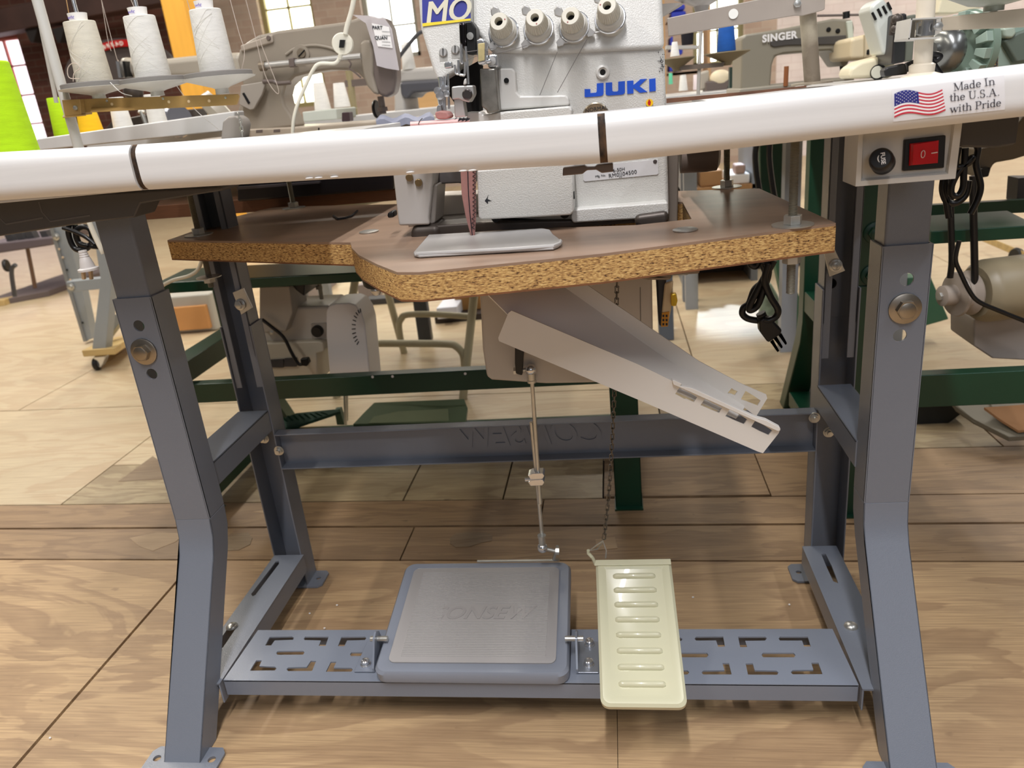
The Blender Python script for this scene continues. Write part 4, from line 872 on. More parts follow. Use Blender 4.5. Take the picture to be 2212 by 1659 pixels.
mb = MB(); mb.prism(fl, V((0, .001, -.0022))); bmesh.ops.triangulate(mb.bm, faces=[f for f in mb.bm.faces if len(f.verts) > 4]); ob('chute_floor', mb, WHPLA, cu)
# ------------------------------------------------------------------ switch box
sw = T('switch_box', 'white switch box with red rocker and black fuse knob under the table edge', 'switch', P(1960, 290, .92))
YS = .895
fr = [(1847, 290), (2079, 270), (2063, 386), (1848, 403)]
zu = P(1900, 280, YS).z
outer = face2d([(1856, 262), (2082, 240), (2064, 386), (1848, 403)], YS)
mb = MB(); inn = face2d([(1866, 262), (2066, 240), (2048, 376), (1860, 391)], YS); rec = face2d([(1868, 262), (2062, 240), (2040, 366), (1868, 382)], YS + .006)
bk = [V((p.x, YS + .05, p.z)) for p in outer]
L1 = [mb.bm.verts.new(p) for p in outer]; L2 = [mb.bm.verts.new(p) for p in inn]; L3 = [mb.bm.verts.new(V((p.x, YS + .006, p.z))) for p in [i.lerp(r_, .5) for i, r_ in zip(inn, rec)]]; L4 = [mb.bm.verts.new(p) for p in bk]
for a, b in ((L4, L1), (L1, L2), (L2, L3)):
    for i in range(4): mb._f([a[i], a[(i + 1) % 4], b[(i + 1) % 4], b[i]])
mb._f(L3); mb._f(L4[::-1])
ob('box_shell', mb, mat('switch box white', (214, 212, 206), .4), sw, .001)
cf = P(1907, 352, YS + .006); ka = (P(1902, 342, YS - .022) - cf)
fk = ob('fuse_holder', MB().lathe(cf, ka, [(0, 0), (.0125, 0), (.0115, .006), (.0112, .014), (.0118, .015), (.0122, .019), (.0118, .025), (.0108, .0285), (.0094, .0297), (0, .03)], 32), BLACKP, sw)
tp = cf + ka.normalized() * .0302
kn_ = ka.normalized(); xd_ = V((.18, 0, -1)); xd_ = (xd_ - kn_ * xd_.dot(kn_)).normalized()
write('fuse_lettering', 'FUSE', .0058, tp + kn_ * .0004 + kn_.cross(xd_) * .0022 + xd_ * .0004, xd_, kn_.cross(xd_), PAPER, fk, ext=.0002, off=.0001)
mb = MB(); mb.tube([tp + kn_.cross(xd_) * (-.0026 + .0012 * abs(t) ** 2) + xd_ * .0036 * t for t in (-1, -.5, 0, .5, 1)], [.0003, .0005, .0006, .0005, .0003], 6); ob('fuse_lettering', mb, PAPER, fk)
rk = ob('rocker_frame', slab([(1955, 302), (2044, 292), (2040, 363), (1951, 370)], YS + .001, .006), BLACKP, sw, .0012)
a, b, c, d = [V(p) for p in face2d([(1965, 310), (2028, 303), (2026, 352), (1963, 358)], YS)]
mb = MB(); mb.loops([[a, b, c, d], [a + V((.002, -.006, -.001)), b + V((0, .0005, 0)), c + V((0, .0005, 0)), d + V((.002, -.006, .001))]]); rr_ = ob('rocker', mb, mat('translucent red rocker', (196, 16, 22), .25, coat=.5), rk, .0006)
ro = MB(); oc = P(1994, 333, YS - .0045); ro.tube([oc + V((.0024 * math.cos(k * .628), .0012 * math.cos(k * .628), .0038 * math.sin(k * .628))) for k in range(10)], .00035, 5, True)
ro.tube([P(2012, 331, YS - .0028), P(2025, 329, YS - .0016)], .0005, 5); ob('rocker_mark', ro, PAPER, rr_)
# ------------------------------------------------------------------ thread cones
def cone(px, Y, h, r0, r1, m, label, group=None, core=True, z=None):
    c = P(*px, Y)
    if z is not None: c.z = z
    t = T('thread_cone', label, 'thread cone', c, group)
    ob('thread_winding', MB().lathe(c, (0, 0, 1), [(0, 0), (r0 * .96, 0), (r0, h * .02), (r1, h * .985), (r1 * .94, h), (0, h)], 32), m, t)
    if core: ob('cone_core', MB().lathe(c, (0, 0, 1), [(r1 * .55, h * .9), (r1 * .55, h * 1.08), (r1 * .48, h * 1.08), (r1 * .48, h * .95)], 24), PAPER, t)
    return t
def strands(name, lines, Ys, m, r, label):
    o = None
    mb = MB()
    for l, y in zip(lines, Ys): mb.tube(cpath(l, y), r, 5)
    o = ob(name, mb, m); tag(o, label, 'thread'); return o
# ------------------------------------------------------------------ thread stand at the left end of the near table
YT = 1.30
st = T('thread_stand', 'thread stand with white post, tan arm and three cone plates at left', 'thread stand', P(172, 322, YT))
pb_ = P(172, 326, YT); ob('post', MB().cyl((pb_.x, YT, .8765), (pb_.x, YT, P(78, -60, YT).z), .0085, n=20), mat('white post paint', (206, 205, 200), .35), st)
ob('thin_post', MB().cyl(P(122, 222, YT + .03), P(64, -60, YT + .03), .0035, n=12), LGREY, st)
arm = ob('cross_arm', slab([(172, 214), (514, 203), (517, 208), (512, 226), (505, 227), (186, 243), (172, 246)], YT - .012, .0025), TAN, st, .0008)
ob('arm_lip', MB().prism([P(198, 235, YT - .012), P(280, 233, YT - .012), P(292, 238, YT - .030), P(196, 243, YT - .030)], (0, 0, .002)), TAN, arm)
cb_ = ob('clamp_block', slab([(133, 216), (172, 214), (176, 248), (140, 252)], YT - .024, .03), TAN, st, .001)
ob('clamp_lip', MB().prism([P(136, 255, YT - .03), P(186, 250, YT - .03), P(186, 246, YT), P(136, 251, YT)], (0, 0, .0015)), TAN, cb_)
bolt('clamp_screw', P(164, 233, YT - .0245), (0, -1, 0), .004, cb_, ZINC, 0)
for x, y in ((231, 218), (352, 213), (487, 211)): ob('rivet', MB().lathe(P(x, y, YT - .0125), (0, -1, 0), [(0, 0), (.0022, 0), (.0016, .0012), (0, .0014)], 12), ZINC, arm)
for x, y in ((242, 225), (365, 220), (408, 219), (452, 218)): ob('arm_hole', MB().lathe(P(x, y, YT - .0122), (0, -1, 0), [(0, 0), (.0024, 0), (.0024, .0006), (0, .0006)], 14), mat('arm hole pale', (216, 190, 150), .6), arm)
cs = ((208, 187, 226, 212, 180), (334, 177, 350, 206, 172), (473, 165, 483, 203, 160))
for i, (x, y, x2, y2, yc) in enumerate(cs):
    b = P(x2, y2, YT); b = V((b.x, YT, b.z)); up = (P(x, y - 60, YT) - P(x, y, YT)); top_ = P(x + 1, y + 4, YT)
    pl = ob('cone_plate', MB().lathe((top_.x, YT, b.z), (0, 0, 1), [(0, 0), (.011, 0), (.0105, (top_.z - b.z) * .35), (.0155, (top_.z - b.z) * .45), (.0565, (top_.z - b.z) * .97), (.0585, top_.z - b.z + .001), (.056, top_.z - b.z + .0015), (.0, top_.z - b.z)], 40), LGREY, st)
    ob('foam_pad', MB().lathe((top_.x, YT, top_.z + .001), (0, 0, 1), [(0, 0), (.053, 0), (.054, .001), (.054, .007), (.053, .008), (0, .008)], 40), GREYTH, pl)
    ob('spindle', MB().cyl((top_.x, YT, top_.z), (top_.x, YT, top_.z + .17), .003, n=10), CHROME, pl)
    t = T('thread_cone', ['slightly yellowed white thread cone nearest the white post on the tan arm', 'white thread cone in the middle of the tan arm', 'white thread cone at the right end of the tan arm'][i], 'thread cone', (top_.x, YT, top_.z + .0092), 'white cones on the tan arm')
    h = .0935; r0, r1 = .0284, .0245
    ob('thread_winding', MB().lathe(t.location, (0, 0, 1), [(.006, 0), (r0 * .97, 0), (r0, .002), (r1, h - .001), (r1 * .96, h), (.006, h)], 40), [THREADW, mat('cream thread winding', (226, 220, 204), .85, 0, .1, 30, .35, 260, (1, 1, 6))][i == 0], t)
    ob('cone_core', MB().lathe(t.location, (0, 0, 1), [(.0130, h - .002), (.0150, h + .0125), (.0142, h + .0125), (.0122, h - .002)], 28), PAPER, t)
    mb = MB()
    for k in range(9):
        z0 = random.uniform(.06, .9) * h; tilt = random.choice((-1, 1)) * random.uniform(.008, .02); a0 = random.uniform(0, 6.28)
        mb.tube([V(t.location) + V((math.cos(a) * rr_, math.sin(a) * rr_, z)) for a in [4.0 + j * .14 for j in range(12)] for z in [min(h - .003, max(.003, z0 + tilt * math.sin(a - 4.7 + a0 * .1) + (a - 4.7) * tilt))] for rr_ in [r0 + (r1 - r0) * z / h + .0002]], .00025, 4)
    ob('loose_strand', mb, mat('strand shade', (222, 218, 210), .9), t)
    write('core_marking', 'wht', .0075, V(t.location) + V((-.003, -.0152, h + .0055)), (1, -.05, 0), (0, 0, 1), mat('violet pen', (110, 90, 190), .7), t, ext=.0001, shear=.4)
lp = [(172, 170), (150, 168), (146, 150), (154, 138), (166, 138), (172, 148), (160, 158), (158, 176)]
strands('loose_thread', [lp], [YT - .05], mat('pale thread', (206, 190, 176), .8), .0007, 'curled loose thread beside the yellowed white cone')
TH = mat('fine thread', (190, 176, 164), .8)
strands('thread', [[(216, -20), (232, 80), (240, 110)]], [1.5], TH, .0006, 'thread rising behind the yellowed white cone')
strands('thread', [[(214, -20), (250, 118), (256, 130)]], [1.48], TH, .0006, 'slanting thread rising right of the yellowed white cone')
strands('thread', [[(275, -20), (298, 34), (305, 36)]], [YT], TH, .0006, 'thread running to the middle white cone on the tan arm')
strands('thread', [[(292, -20), (295, 60), (294, 130)]], [1.5], TH, .0006, 'nearly upright thread left of the middle white cone')
strands('thread', [[(398, -20), (420, 50), (445, 100)]], [1.45], TH, .0006, 'thread slanting down behind the right end white cone')
strands('thread', [[(492, -20), (516, 70), (528, 110), (522, 150), (515, 160)]], [YT], TH, .0006, 'thread looping beside the right end white cone')
strands('thread', [[(526, -20), (548, 65), (572, 160), (596, 200), (600, 188), (566, 100), (562, 75)]], [1.55], TH, .0007, 'hanging thread loop in front of the taupe machine pillar')
strands('thread', [[(140, -20), (152, 48)]], [YT], mat('tan thread', (190, 150, 100), .8), .0007, 'tan thread running to the yellowed white cone')
strands('thread', [[(238, 178), (262, 200), (285, 207)]], [YT - .03], PAPER, .0006, 'white thread end lying over the tan arm')
strands('thread', [[(382, 186), (420, 235), (472, 280)]], [1.35], PAPER, .0006, 'white thread hanging from the middle plate of the tan arm')
# big lime cone at the left edge
cone((32, 352), 1.0, .127, .0350, .0288, THREADL, 'large lime green thread cone at left edge standing on the near white table', None, True)
# ------------------------------------------------------------------ right thread stand
YR2 = 1.04
s2 = T('thread_stand', 'worn cream thread stand with chipped post right of the overlock machine', 'thread stand', P(1753, 180, YR2))
WORN = mat('chipped cream paint', (186, 176, 154), .5, 0, 0, 22, c2=(120, 108, 92))
ob('post', MB().cyl(P(1755, 182, YR2), P(1741, -30, YR2), .0094, n=22), WORN, s2)
ob('base_flange', MB().lathe(P(1754, 182, YR2), (0, 0, 1), [(0, 0), (.024, 0), (.024, .002), (.012, .003), (0, .003)], 28), WORN, s2)
ar = ob('cross_arm', slab([(1441, 39), (1700, -14), (1784, -30), (1782, 20), (1776, 23), (1735, 34), (1716, 34), (1450, 78), (1444, 79)], YR2 - .016, .003), mat('taupe arm paint', (166, 156, 146), .4, 0, .1, 12), s2, .001)
bolt('arm_bolt', P(1722, 8, YR2 - .017), (0, -1, 0), .0044, ar, ZINC, 0)
ob('arm_hole', MB().lathe(P(1584, 30, YR2 - .0165), (0, -1, 0), [(0, 0), (.0055, 0), (.0055, .0008), (0, .0008)], 20), mat('bright hole', (244, 244, 238), .5), ar)
for x, y in ((1415, 24), (1515, -2)):
    c = P(x, y, YR2 + .2); ob('cone_plate', MB().lathe(c, (0, 0, 1), [(0, -.016), (.009, -.016), (.011, -.009), (.038, .003), (.04, .005), (.037, .005), (0, -.003)], 36), mat('grey plate enamel', (170, 166, 164), .3), s2)
# third stand at far right
Y3 = .98
s3 = T('thread_stand', 'cream thread stand with clamp bracket and bowl plate at far right', 'thread stand', P(1994, 155, Y3))
ob('post', MB().cyl(P(1992, 160, Y3), P(2003, -40, Y3), .0095, n=22), mat('ivory post paint', (226, 216, 198), .35), s3)
ob('post_base', MB().lathe(P(1990, 163, Y3), (0, 0, 1), [(0, -.004), (.021, -.004), (.021, 0), (.013, .003), (.0135, .011), (.010, .013), (0, .013)], 28), mat('ivory post paint', (0, 0, 0)), s3)
ob('cross_arm', slab([(2034, 37), (2230, 16), (2230, 58), (2036, 66)], Y3 - .012, .003), mat('grey beige arm', (184, 172, 152), .45), s3, .0008)
me = MB(); me.mi = 0
me.prism(face2d([(1968, 40), (2036, 36), (2036, 39), (1968, 43)], Y3 - .022), (0, .045, 0)); me.prism(face2d([(1962, 82), (2030, 80), (2030, 83), (1962, 86)], Y3 - .022), (0, .045, 0))
me.prism(face2d([(1968, 40), (1971, 40), (1965, 85), (1962, 85)], Y3 - .022), (0, .045, 0)); me.prism(face2d([(1966, 40), (2036, 37), (2034, 68), (2012, 80), (1964, 84)], Y3 + .02), (0, .002, 0))
ck = ob('clamp_bracket', me, LGREY, s3)
ob('clamp_tube', MB().cyl(P(2001, 44, Y3), P(1997, 78, Y3), .0102, n=22), CHROME, ck)
mb = MB(); mb.tube([P(1988, 48, Y3 - .014), P(1982, 50, Y3 - .016), P(1980, 74, Y3 - .016), P(1988, 76, Y3 - .014)], .0012, 6); ob('clamp_wire', mb, ZINC, ck)
bolt('arm_bolt', P(2026, 57, Y3 - .014), (0, -1, 0), .0048, ck, ZINC, 0)
c = P(2146, 24, Y3); ob('bowl_plate', MB().lathe((c.x, Y3, c.z), (0, 0, 1), [(0, 0), (.010, 0), (.010, .005), (.025, .0075), (.047, .018), (.049, .020), (.046, .020), (.016, .010), (0, .008)], 40), mat('grey green bowl', (150, 156, 144), .35), s3)
ob('bowl_pin', MB().cyl((c.x, Y3, c.z - .012), (c.x, Y3, c.z), .004, n=12), ZINC, s3)
# ------------------------------------------------------------------ table behind: white top, green stand turned away
tb = T('sewing_table', 'green-legged sewing table behind, with white front edge at left', 'table', (-.5, 1.75, 0))
t2 = ob('tabletop', MB().prism([P(78, 300, 1.5), P(506, 240, 1.5), P(508, 281, 1.5), P(80, 326, 1.5)], (0, .045, 0)), LAMW, tb, .003)
zt2 = P(500, 262, 1.5).z
ob('table_board', MB().box(-1.15, .06, 1.6, 2.25, .845, .872), LAMW, tb)
ob('under_board', slab([(290, 448), (860, 408), (868, 432), (500, 462), (300, 476)], 1.56, .4), mat('brown ply edge', (104, 66, 42), .6, 0, .25, 30, stretch=(1, 1, 30)), tb, .001)
ob('drip_pan', slab([(512, 395), (850, 372), (850, 410), (512, 436)], 1.53, .3), mat('black drip pan', (26, 22, 26), .4), tb, .004)
ob('pan_flange', slab([(512, 404), (690, 392), (690, 396), (512, 410)], 1.52, .01), mat('pan flange grey', (84, 80, 84), .4), tb)
def stand(root, xa, xb, yn, yf, ztop, m, zx=(.298, .345), rail=True, dirn=1):
    for x in (xa, xb):
        mb = MB(); mb.box(x - .03, x + .03, yn, yn + .003, 0, .5); mb.box(x - .03, x - .027, yn, yn + .045, 0, .5); mb.box(x + .027, x + .03, yn, yn + .045, 0, .5)
        l = ob('rear_leg', mb, m, root, .0012); ob('upper_leg_tube', MB().box(x - .0265, x + .0265, yn + .004, yn + .042, .45, ztop), m, l, .002)
        ob('foot_plate', MB().box(x - .032, x + .032, yn - .012, yn + .06, 0, .004), m, l)
        for z in (.52, .60): bolt('bolt', (x, yn + .004, z), (0, -1, 0), .0135, l, m, 1.5)
        F = [(yf + .19, 0), (yf + .02, .26), (yf, .32), (yf, .5)]; B = [(yf + .14, 0), (yf - .03, .25), (yf - .05, .31), (yf - .05, .5)]
        ob('front_leg', strip(F, B, x - .03, x + .03), m, root, .003)
        ob('upper_leg_tube', MB().box(x - .026, x + .026, yf - .045, yf - .005, .45, ztop), m, root, .002)
        ob('upper_brace', MB().box(x - .028, x + .028, yn + .04, yf - .05, .34, .39), m, root, .002)
        ob('lower_brace', MB().box(x - .028, x + .028, yn + .04, yf + .08, .035, .075), m, root, .002)
    cbr = ob('rear_crossbar', MB().box(xa + .03, xb - .03, yn + .02, yn + .05, *zx), m, root, .002)
    return cbr
cb2 = stand(tb, -1.045, .0, 1.555, 1.95, .845, GREEN)
for x, y in ((805, 814), (848, 813), (1005, 807)): ob('bolt_hole', MB().lathe(P(x, y, 1.574), (0, -1, 0), [(0, 0), (.003, 0), (.003, .0012), (0, .0012)], 12), PAPER, cb2)
mb = MB(); mb.hull8(face2d([(335, 612), (860, 584), (862, 604), (336, 636)], 1.66), [V((p.x, 1.80, p.z + .004)) for p in face2d([(335, 612), (860, 584), (862, 604), (336, 636)], 1.66)])
ob('pan_rail', mb, GREEN, tb, .003)
ob('treadle_shelf', MB().box(-1.02, -.03, 1.82, 1.93, .05, .075), GREEN, tb, .002)
tp = T('treadle_pedal', 'green treadle pedal with raised rim behind the grey crossbar', 'pedal', G(885, 905, .07))
def slant(pxs, th=.012):   # picture spots with their own heights
    p = [G(a, b, z) for a, b, z in pxs]; return MB().prism(p, (0, 0, -th))
ob('pedal_pan', slant([(762, 916, .085), (785, 893, .10), (808, 869, .125), (1003, 861, .125), (1010, 880, .10), (1006, 912, .085)]), mat('green pedal enamel', (74, 92, 64), .4, 0, .15, 5), tp, .002)
ob('pedal_mat', slant([(796, 914, .087), (815, 891, .1025), (968, 883, .1045), (970, 909, .087)], .006), mat('green pedal mat', (92, 104, 72), .6, 0, .15, 6), tp)
kp2 = T('presser_lift_pedal', 'small dark green ribbed pedal right of the grey rear leg', 'pedal', G(670, 915, .07))
ob('pedal_plate', slant([(606, 925, .075), (608, 905, .095), (640, 892, .11), (722, 884, .125), (736, 888, .125), (640, 920, .08)], .008), mat('teal green pedal', (44, 74, 58), .4), kp2, .001)
for k in range(8):
    a = k / 8; ob('tread_bar', slant([(622 + 92 * a, 916 - 26 * a, .081 + .044 * a), (627 + 92 * a, 917 - 26 * a, .081 + .044 * a), (612 + 96 * a, 899 - 10 * a, .107 + .018 * a), (608 + 96 * a, 899 - 10 * a, .107 + .018 * a)], .003), GREEN, kp2)
ob('pedal_bracket', slab([(722, 886), (734, 884), (744, 918), (728, 918)], 2.08, .02), mat('teal green pedal', (0, 0, 0)), kp2)
lk2 = ob('linkage_rod', MB().cyl(P(744, 840, 2.05), P(747, 918, 2.05), .0045, n=10).cyl(P(749, 842, 2.06), P(750, 908, 2.06), .004, n=10), ZINC); tag(lk2, 'thin steel rod hanging beside the small dark green pedal', 'rod')
# servo motor under the green table
sm = T('servo_motor', 'white servo motor with round vented end under the green table', 'motor', P(690, 740, 1.75))
ob('motor_body', slab([(560, 668), (712, 660), (712, 735), (560, 742)], 1.75, .12), WARMW, sm, .008)
ob('end_drum', MB().loops([[V((p.x, y, p.z)) for p in face2d([(716, 840), (706, 725), (706, 672), (712, 660), (725, 655), (756, 653), (770, 658), (783, 676), (790, 700), (803, 836)], 1.72)] for y in (1.715, 1.725, 1.80, 1.81)]), mat('white motor plastic', (226, 222, 220), .4), sm, .004)
mb = MB()
for k in range(11):
    a = math.radians(100 + k * 14); q = (784 + 14 * math.cos(a) - 2, 708 - 34 * math.sin(a)); q2 = (784 + 22 * math.cos(a) - 2, 708 - 42 * math.sin(a)); mb.tube([P(*q, 1.7145), P(*q2, 1.7145)], .0012, 5)
ob('vent_slot', mb, HOLE, sm)
ob('motor_bracket', slab([(560, 620), (625, 618), (632, 676), (618, 716), (560, 720)], 1.72, .1), mat('warm grey bracket', (176, 168, 158), .45), sm, .003)
ob('control_box', slab([(570, 742), (690, 737), (698, 742), (700, 760), (684, 764), (686, 830), (574, 834)], 1.73, .12), mat('ivory box plastic', (206, 198, 180), .45), sm, .004)
kn = ob('knob_seat', slab([(672, 700), (704, 698), (705, 730), (674, 732)], 1.745, .01), mat('warm grey bracket', (0, 0, 0)), sm)
ob('adjusting_knob', MB().lathe(P(687, 714, 1.745), (0, -1, 0), [(0, 0), (.0145, 0), (.0145, .01), (.012, .014), (0, .014)], 24), BLACKP, kn)
for q in ((587, 719), (606, 719)): bolt('bolt', P(*q, 1.719), (0, -1, 0), .0038, sm, ZINC, 1.5)
for q in ((583, 778, 612, 794), (614, 775, 640, 792)): ob('socket', slab([(q[0], q[1]), (q[2], q[1] - 2), (q[2], q[3]), (q[0], q[3])], 1.725, .01), DARKST, sm)
ob('motor_hanger', slab([(560, 598), (660, 594), (656, 640), (640, 628), (632, 618), (560, 622)], 1.74, .12), BLACKP, sm, .003)
ob('motor_cable', MB().tube(cpath([(566, 690), (585, 705), (612, 728), (630, 762), (645, 786), (658, 784)], 1.70), .0042, 14), BLACKC, sm)
ob('cable_plug', slab([(648, 776), (664, 774), (668, 784), (662, 792), (650, 790)], 1.695, .014), BLACKP, sm, .002)
hb = ob('hanging_bolt', MB().cyl(P(690, 612, 1.80), P(695, 646, 1.80), .005, n=10).hexa(P(690, 624, 1.80), (0, 0, 1), .009, .008), mat('dull threaded steel', (0, 0, 0))); tag(hb, 'threaded bolt with nut hanging under the green rail above the servo motor', 'bolt')
# ------------------------------------------------------------------ zigzag machine seen from the back
ZM = T('sewing_machine', 'taupe sewing machine seen from behind with brown head cover at right', 'sewing machine', P(690, 285, 1.62))
AO = [(512, 130), (516, 108), (530, 92), (556, 76), (600, 66), (740, 48), (788, 34), (806, 34), (815, 60), (812, 120), (800, 175), (786, 172), (772, 158), (752, 152), (715, 151), (672, 157), (636, 166), (616, 186), (611, 206), (616, 228), (630, 250), (640, 274), (505, 290), (512, 240), (524, 205), (524, 185)]
ob('arm', slab(AO, 1.62, .06), MACHG, ZM, .012, segs=3)
ob('arm_lid', slab([(518, 98), (588, 74), (590, 92), (520, 112)], 1.614, .02), mat('lid taupe', (164, 152, 138), .35), ZM, .003)
ob('screw', MB().lathe(P(580, 82, 1.613), (0, -1, 0), [(0, 0), (.005, 0), (.004, .002), (0, .002)], 14), MACHD, ZM)
ob('boss', MB().lathe(P(652, 117, 1.622), (0, -1, 0), [(0, 0), (.019, 0), (.017, .006), (0, .006)], 28), MACHG, ZM)
sc = ob('slotted_screw', MB().lathe(P(651, 115, 1.615), (0, -1, 0), [(0, 0), (.0095, 0), (.0085, .003), (0, .003)], 24), mat('worn screw', (140, 128, 112), .4, .6), ZM)
ob('screw_slot', MB().tube([P(645, 122, 1.611), P(658, 108, 1.611)], .0012, 6), HOLE, sc)
ob('rib', MB().tube(cpath([(618, 118), (640, 104), (680, 98), (720, 106), (742, 122)], 1.619), .003, 14), MACHG, ZM)
ob('linkage_bar', MB().cyl(P(572, 142, 1.60), P(780, 122, 1.60), .0065, n=14), BRUSH, ZM)
ob('bar_end', MB().lathe(P(574, 142, 1.60), P(564, 143, 1.60) - P(574, 142, 1.60), [(0, 0), (.0095, 0), (.0095, .012), (0, .014)], 20), mat('worn screw', (0, 0, 0)), ZM)
ob('bar_clip', slab([(622, 126), (634, 124), (636, 144), (624, 146)], 1.59, .02), MACHD, ZM, .002)
ob('head', MB().loops([[V((p.x, y, p.z)) for p in face2d([(776, 92), (786, 86), (800, 86), (806, 110), (806, 160), (818, 206), (806, 202), (792, 186), (784, 165), (778, 130)], 1.60)] for y in (1.60, 1.73)]), MACHG, ZM, .006)
ob('head_cover', MB().loops([[V((p.x, y, p.z)) for p in face2d([(802, 70), (815, 40), (832, 36), (846, 60), (856, 110), (858, 170), (852, 202), (836, 210), (822, 208), (808, 190), (800, 140)], 1.61)] for y in (1.605, 1.65)]), MACHD, ZM, .012, segs=3)
ob('presser_bar', MB().cyl(P(822, 208, 1.66), P(828, 246, 1.66), .007, n=12).hexa(P(827, 240, 1.66), (0, 0, 1), .012, .008), MACHD, ZM)
ob('hand_wheel', MB().lathe(P(811, 236, 1.68), (1, -.15, 0), [(0, 0), (.018, 0), (.019, .003), (.016, .006), (0, .006)], 24), BLACKP, ZM)
bd = ob('bed', slab([(528, 280), (652, 274), (890, 256), (905, 256), (905, 300), (528, 310)], 1.575, .2), mat('bed taupe', (176, 162, 144), .35), ZM, .003)
for q in ((560, 284), (598, 283), (814, 272)): ob('bed_slot', slab([(q[0] - 7, q[1] - 3), (q[0] + 7, q[1] - 4), (q[0] + 7, q[1] + 2), (q[0] - 7, q[1] + 3)], 1.5745, .004), MACHD, bd)
for q in (687, 842): ob('bed_seam', slab([(q, 276 - (q - 687) * .08), (q + 3, 276 - (q - 687) * .08), (q + 3, 292 - (q - 687) * .06), (q, 292 - (q - 687) * .06)], 1.5745, .004), HOLE, bd)
ob('belt_bracket', slab([(520, 184), (568, 176), (572, 184), (566, 204), (548, 236), (540, 238), (516, 226)], 1.60, .01), mat('bracket taupe', (156, 148, 138), .4), ZM, .002)
ob('bracket_slot', slab([(523, 202), (527, 200), (540, 222), (536, 225)], 1.5985, .004), HOLE, ZM)
ob('tension_hook', MB().tube(cpath([(568, 176), (590, 176), (600, 180), (628, 178)], 1.60), .004, 14), MACHD, ZM)
ob('guide_wire', MB().tube(cpath([(752, 128), (758, 138), (755, 148), (765, 155), (780, 168)], 1.595), .0018, 6), MACHD, ZM)
bag = ob('parts_bag', slab([(762, 32), (800, 34), (828, 36), (846, 62), (862, 152), (836, 148), (814, 142), (806, 100), (790, 50)], 1.585, .002), mat('cloudy bag plastic', (214, 208, 210), .25, alpha=.62), None); tag(bag, 'clear plastic parts bag with white label hanging over the brown head cover', 'bag')
bl = ob('bag_label', slab([(803, 50), (840, 58), (848, 104), (816, 100)], 1.583, .001), PAPER, bag)
write('label_lettering', 'PART', .0085, P(815, 60, 1.582), (1, 0, -.12), (0, 0, 1), INK, bl, ext=.0002, off=.0002); write('label_lettering', 'QUAN', .0085, P(823, 82, 1.582), (1, 0, -.12), (0, 0, 1), INK, bl, ext=.0002, off=.0002)
for y in (68, 76, 90, 97): ob('label_rule', MB().tube([P(825, y, 1.582), P(843, y + 1, 1.582)], .0003, 4), INK, bl)
# white cable with inline switch
ic = T('inline_switch', 'round white inline switch on a white cable hanging before the taupe machine', 'switch', P(739, 95, 1.5))
sd = ob('switch_disc', MB().lathe(P(742, 95, 1.53), P(738, 95, 1.5) - P(742, 95, 1.53), [(0, 0), (.018, 0), (.0195, .004), (.0195, .018), (.018, .021), (0, .021)], 32), mat('white cable plastic', (226, 222, 206), .4), ic)
ob('switch_button', slab([(734, 86), (745, 86), (742, 103), (732, 103)], 1.5045, .004), BLACKP, sd)
ob('cable', MB().tube(cpath([(772, -40), (760, 20), (750, 55), (746, 74)], 1.51), .0045, 10).tube(cpath([(735, 116), (732, 128), (722, 137), (690, 138), (676, 152), (660, 185), (642, 228), (634, 262), (632, 296)], 1.51), .0035, 10), mat('white cable plastic', (0, 0, 0)), ic)
for k in range(4): ob('strain_relief', MB().lathe(P(736 - k * .6, 117 + k * 3, 1.51), (0, 0, -1), [(0, 0), (.0045, 0), (.0045, .0016), (0, .0016)], 14), mat('white cable plastic', (0, 0, 0)), ic)
gc = MB(); rows = []
for i in range(15):
    x = 812 + i * 9; dz = 7
    rows.append([P(x, 262 - i * .5 - (16 if 0 < i < 14 else 6) * (math.sin(math.pi * j / 5) * .6 + .3 * math.sin(i * 1.1)), 1.52 + .03 * j) for j in range(6)])
    rows[-1] += [V((p.x, p.y, p.z - .012)) for p in rows[-1][::-1]]
gc.loops(rows); g_ = ob('cloth_bundle', gc, DENIM); tag(g_, 'crumpled grey blue cloth lying behind the taupe machine head', 'cloth')
kne = T('knee_casting', 'small grey rounded casting with chain at right end of white table edge', 'casting', P(492, 300, 1.46))
ob('cover', MB().loops([[V((p.x, y, p.z)) for p in face2d([(476, 302), (480, 262), (492, 252), (508, 250), (520, 258), (524, 270), (520, 300)], 1.45)] for y in (1.45, 1.49)]), mat('casting grey', (150, 144, 138), .4), kne, .004)
chain('hanging_chain', [P(514, 245, 1.44), P(520, 265, 1.44), P(524, 300, 1.44)], .008, .0026, .0009, ZINC, kne)
# small cones and machine parts on the white table behind
for px, Y, h, r0, r1, m, lab in (((142, 296), 1.72, .085, .023, .017, THREADL, 'small lime green thread cone behind the tan arm'), ((200, 291), 1.72, .075, .026, .018, THREADY, 'yellow thread cone behind the tan arm'), ((268, 280), 1.75, .07, .022, .016, THREADW, 'left one of two small white cones under the tan arm'), ((344, 274), 1.75, .07, .021, .017, THREADW, 'right one of two small white cones under the tan arm')):
    cone(px, Y, h, r0, r1, m, lab, 'small cones on the back table', False)
cb3 = T('cone_shelf', 'pale ledge on which the small thread cones stand behind the tan arm', 'shelf', P(240, 290, 1.72)); ob('board', MB().prism([P(110, 300, 1.66), P(480, 262, 1.66), P(480, 270, 1.66), P(110, 308, 1.66)], (0, .2, 0)), LAMW, cb3)
mcb = T('sewing_machine', 'dark oily sewing machine with round lamp half hidden behind the tan arm', 'sewing machine', P(320, 270, 2.3))
ob('machine_bed', slab([(222, 285), (240, 262), (300, 250), (340, 243), (420, 235), (420, 268), (225, 290)], 2.2, .2), CASTIRON, mcb, .01)
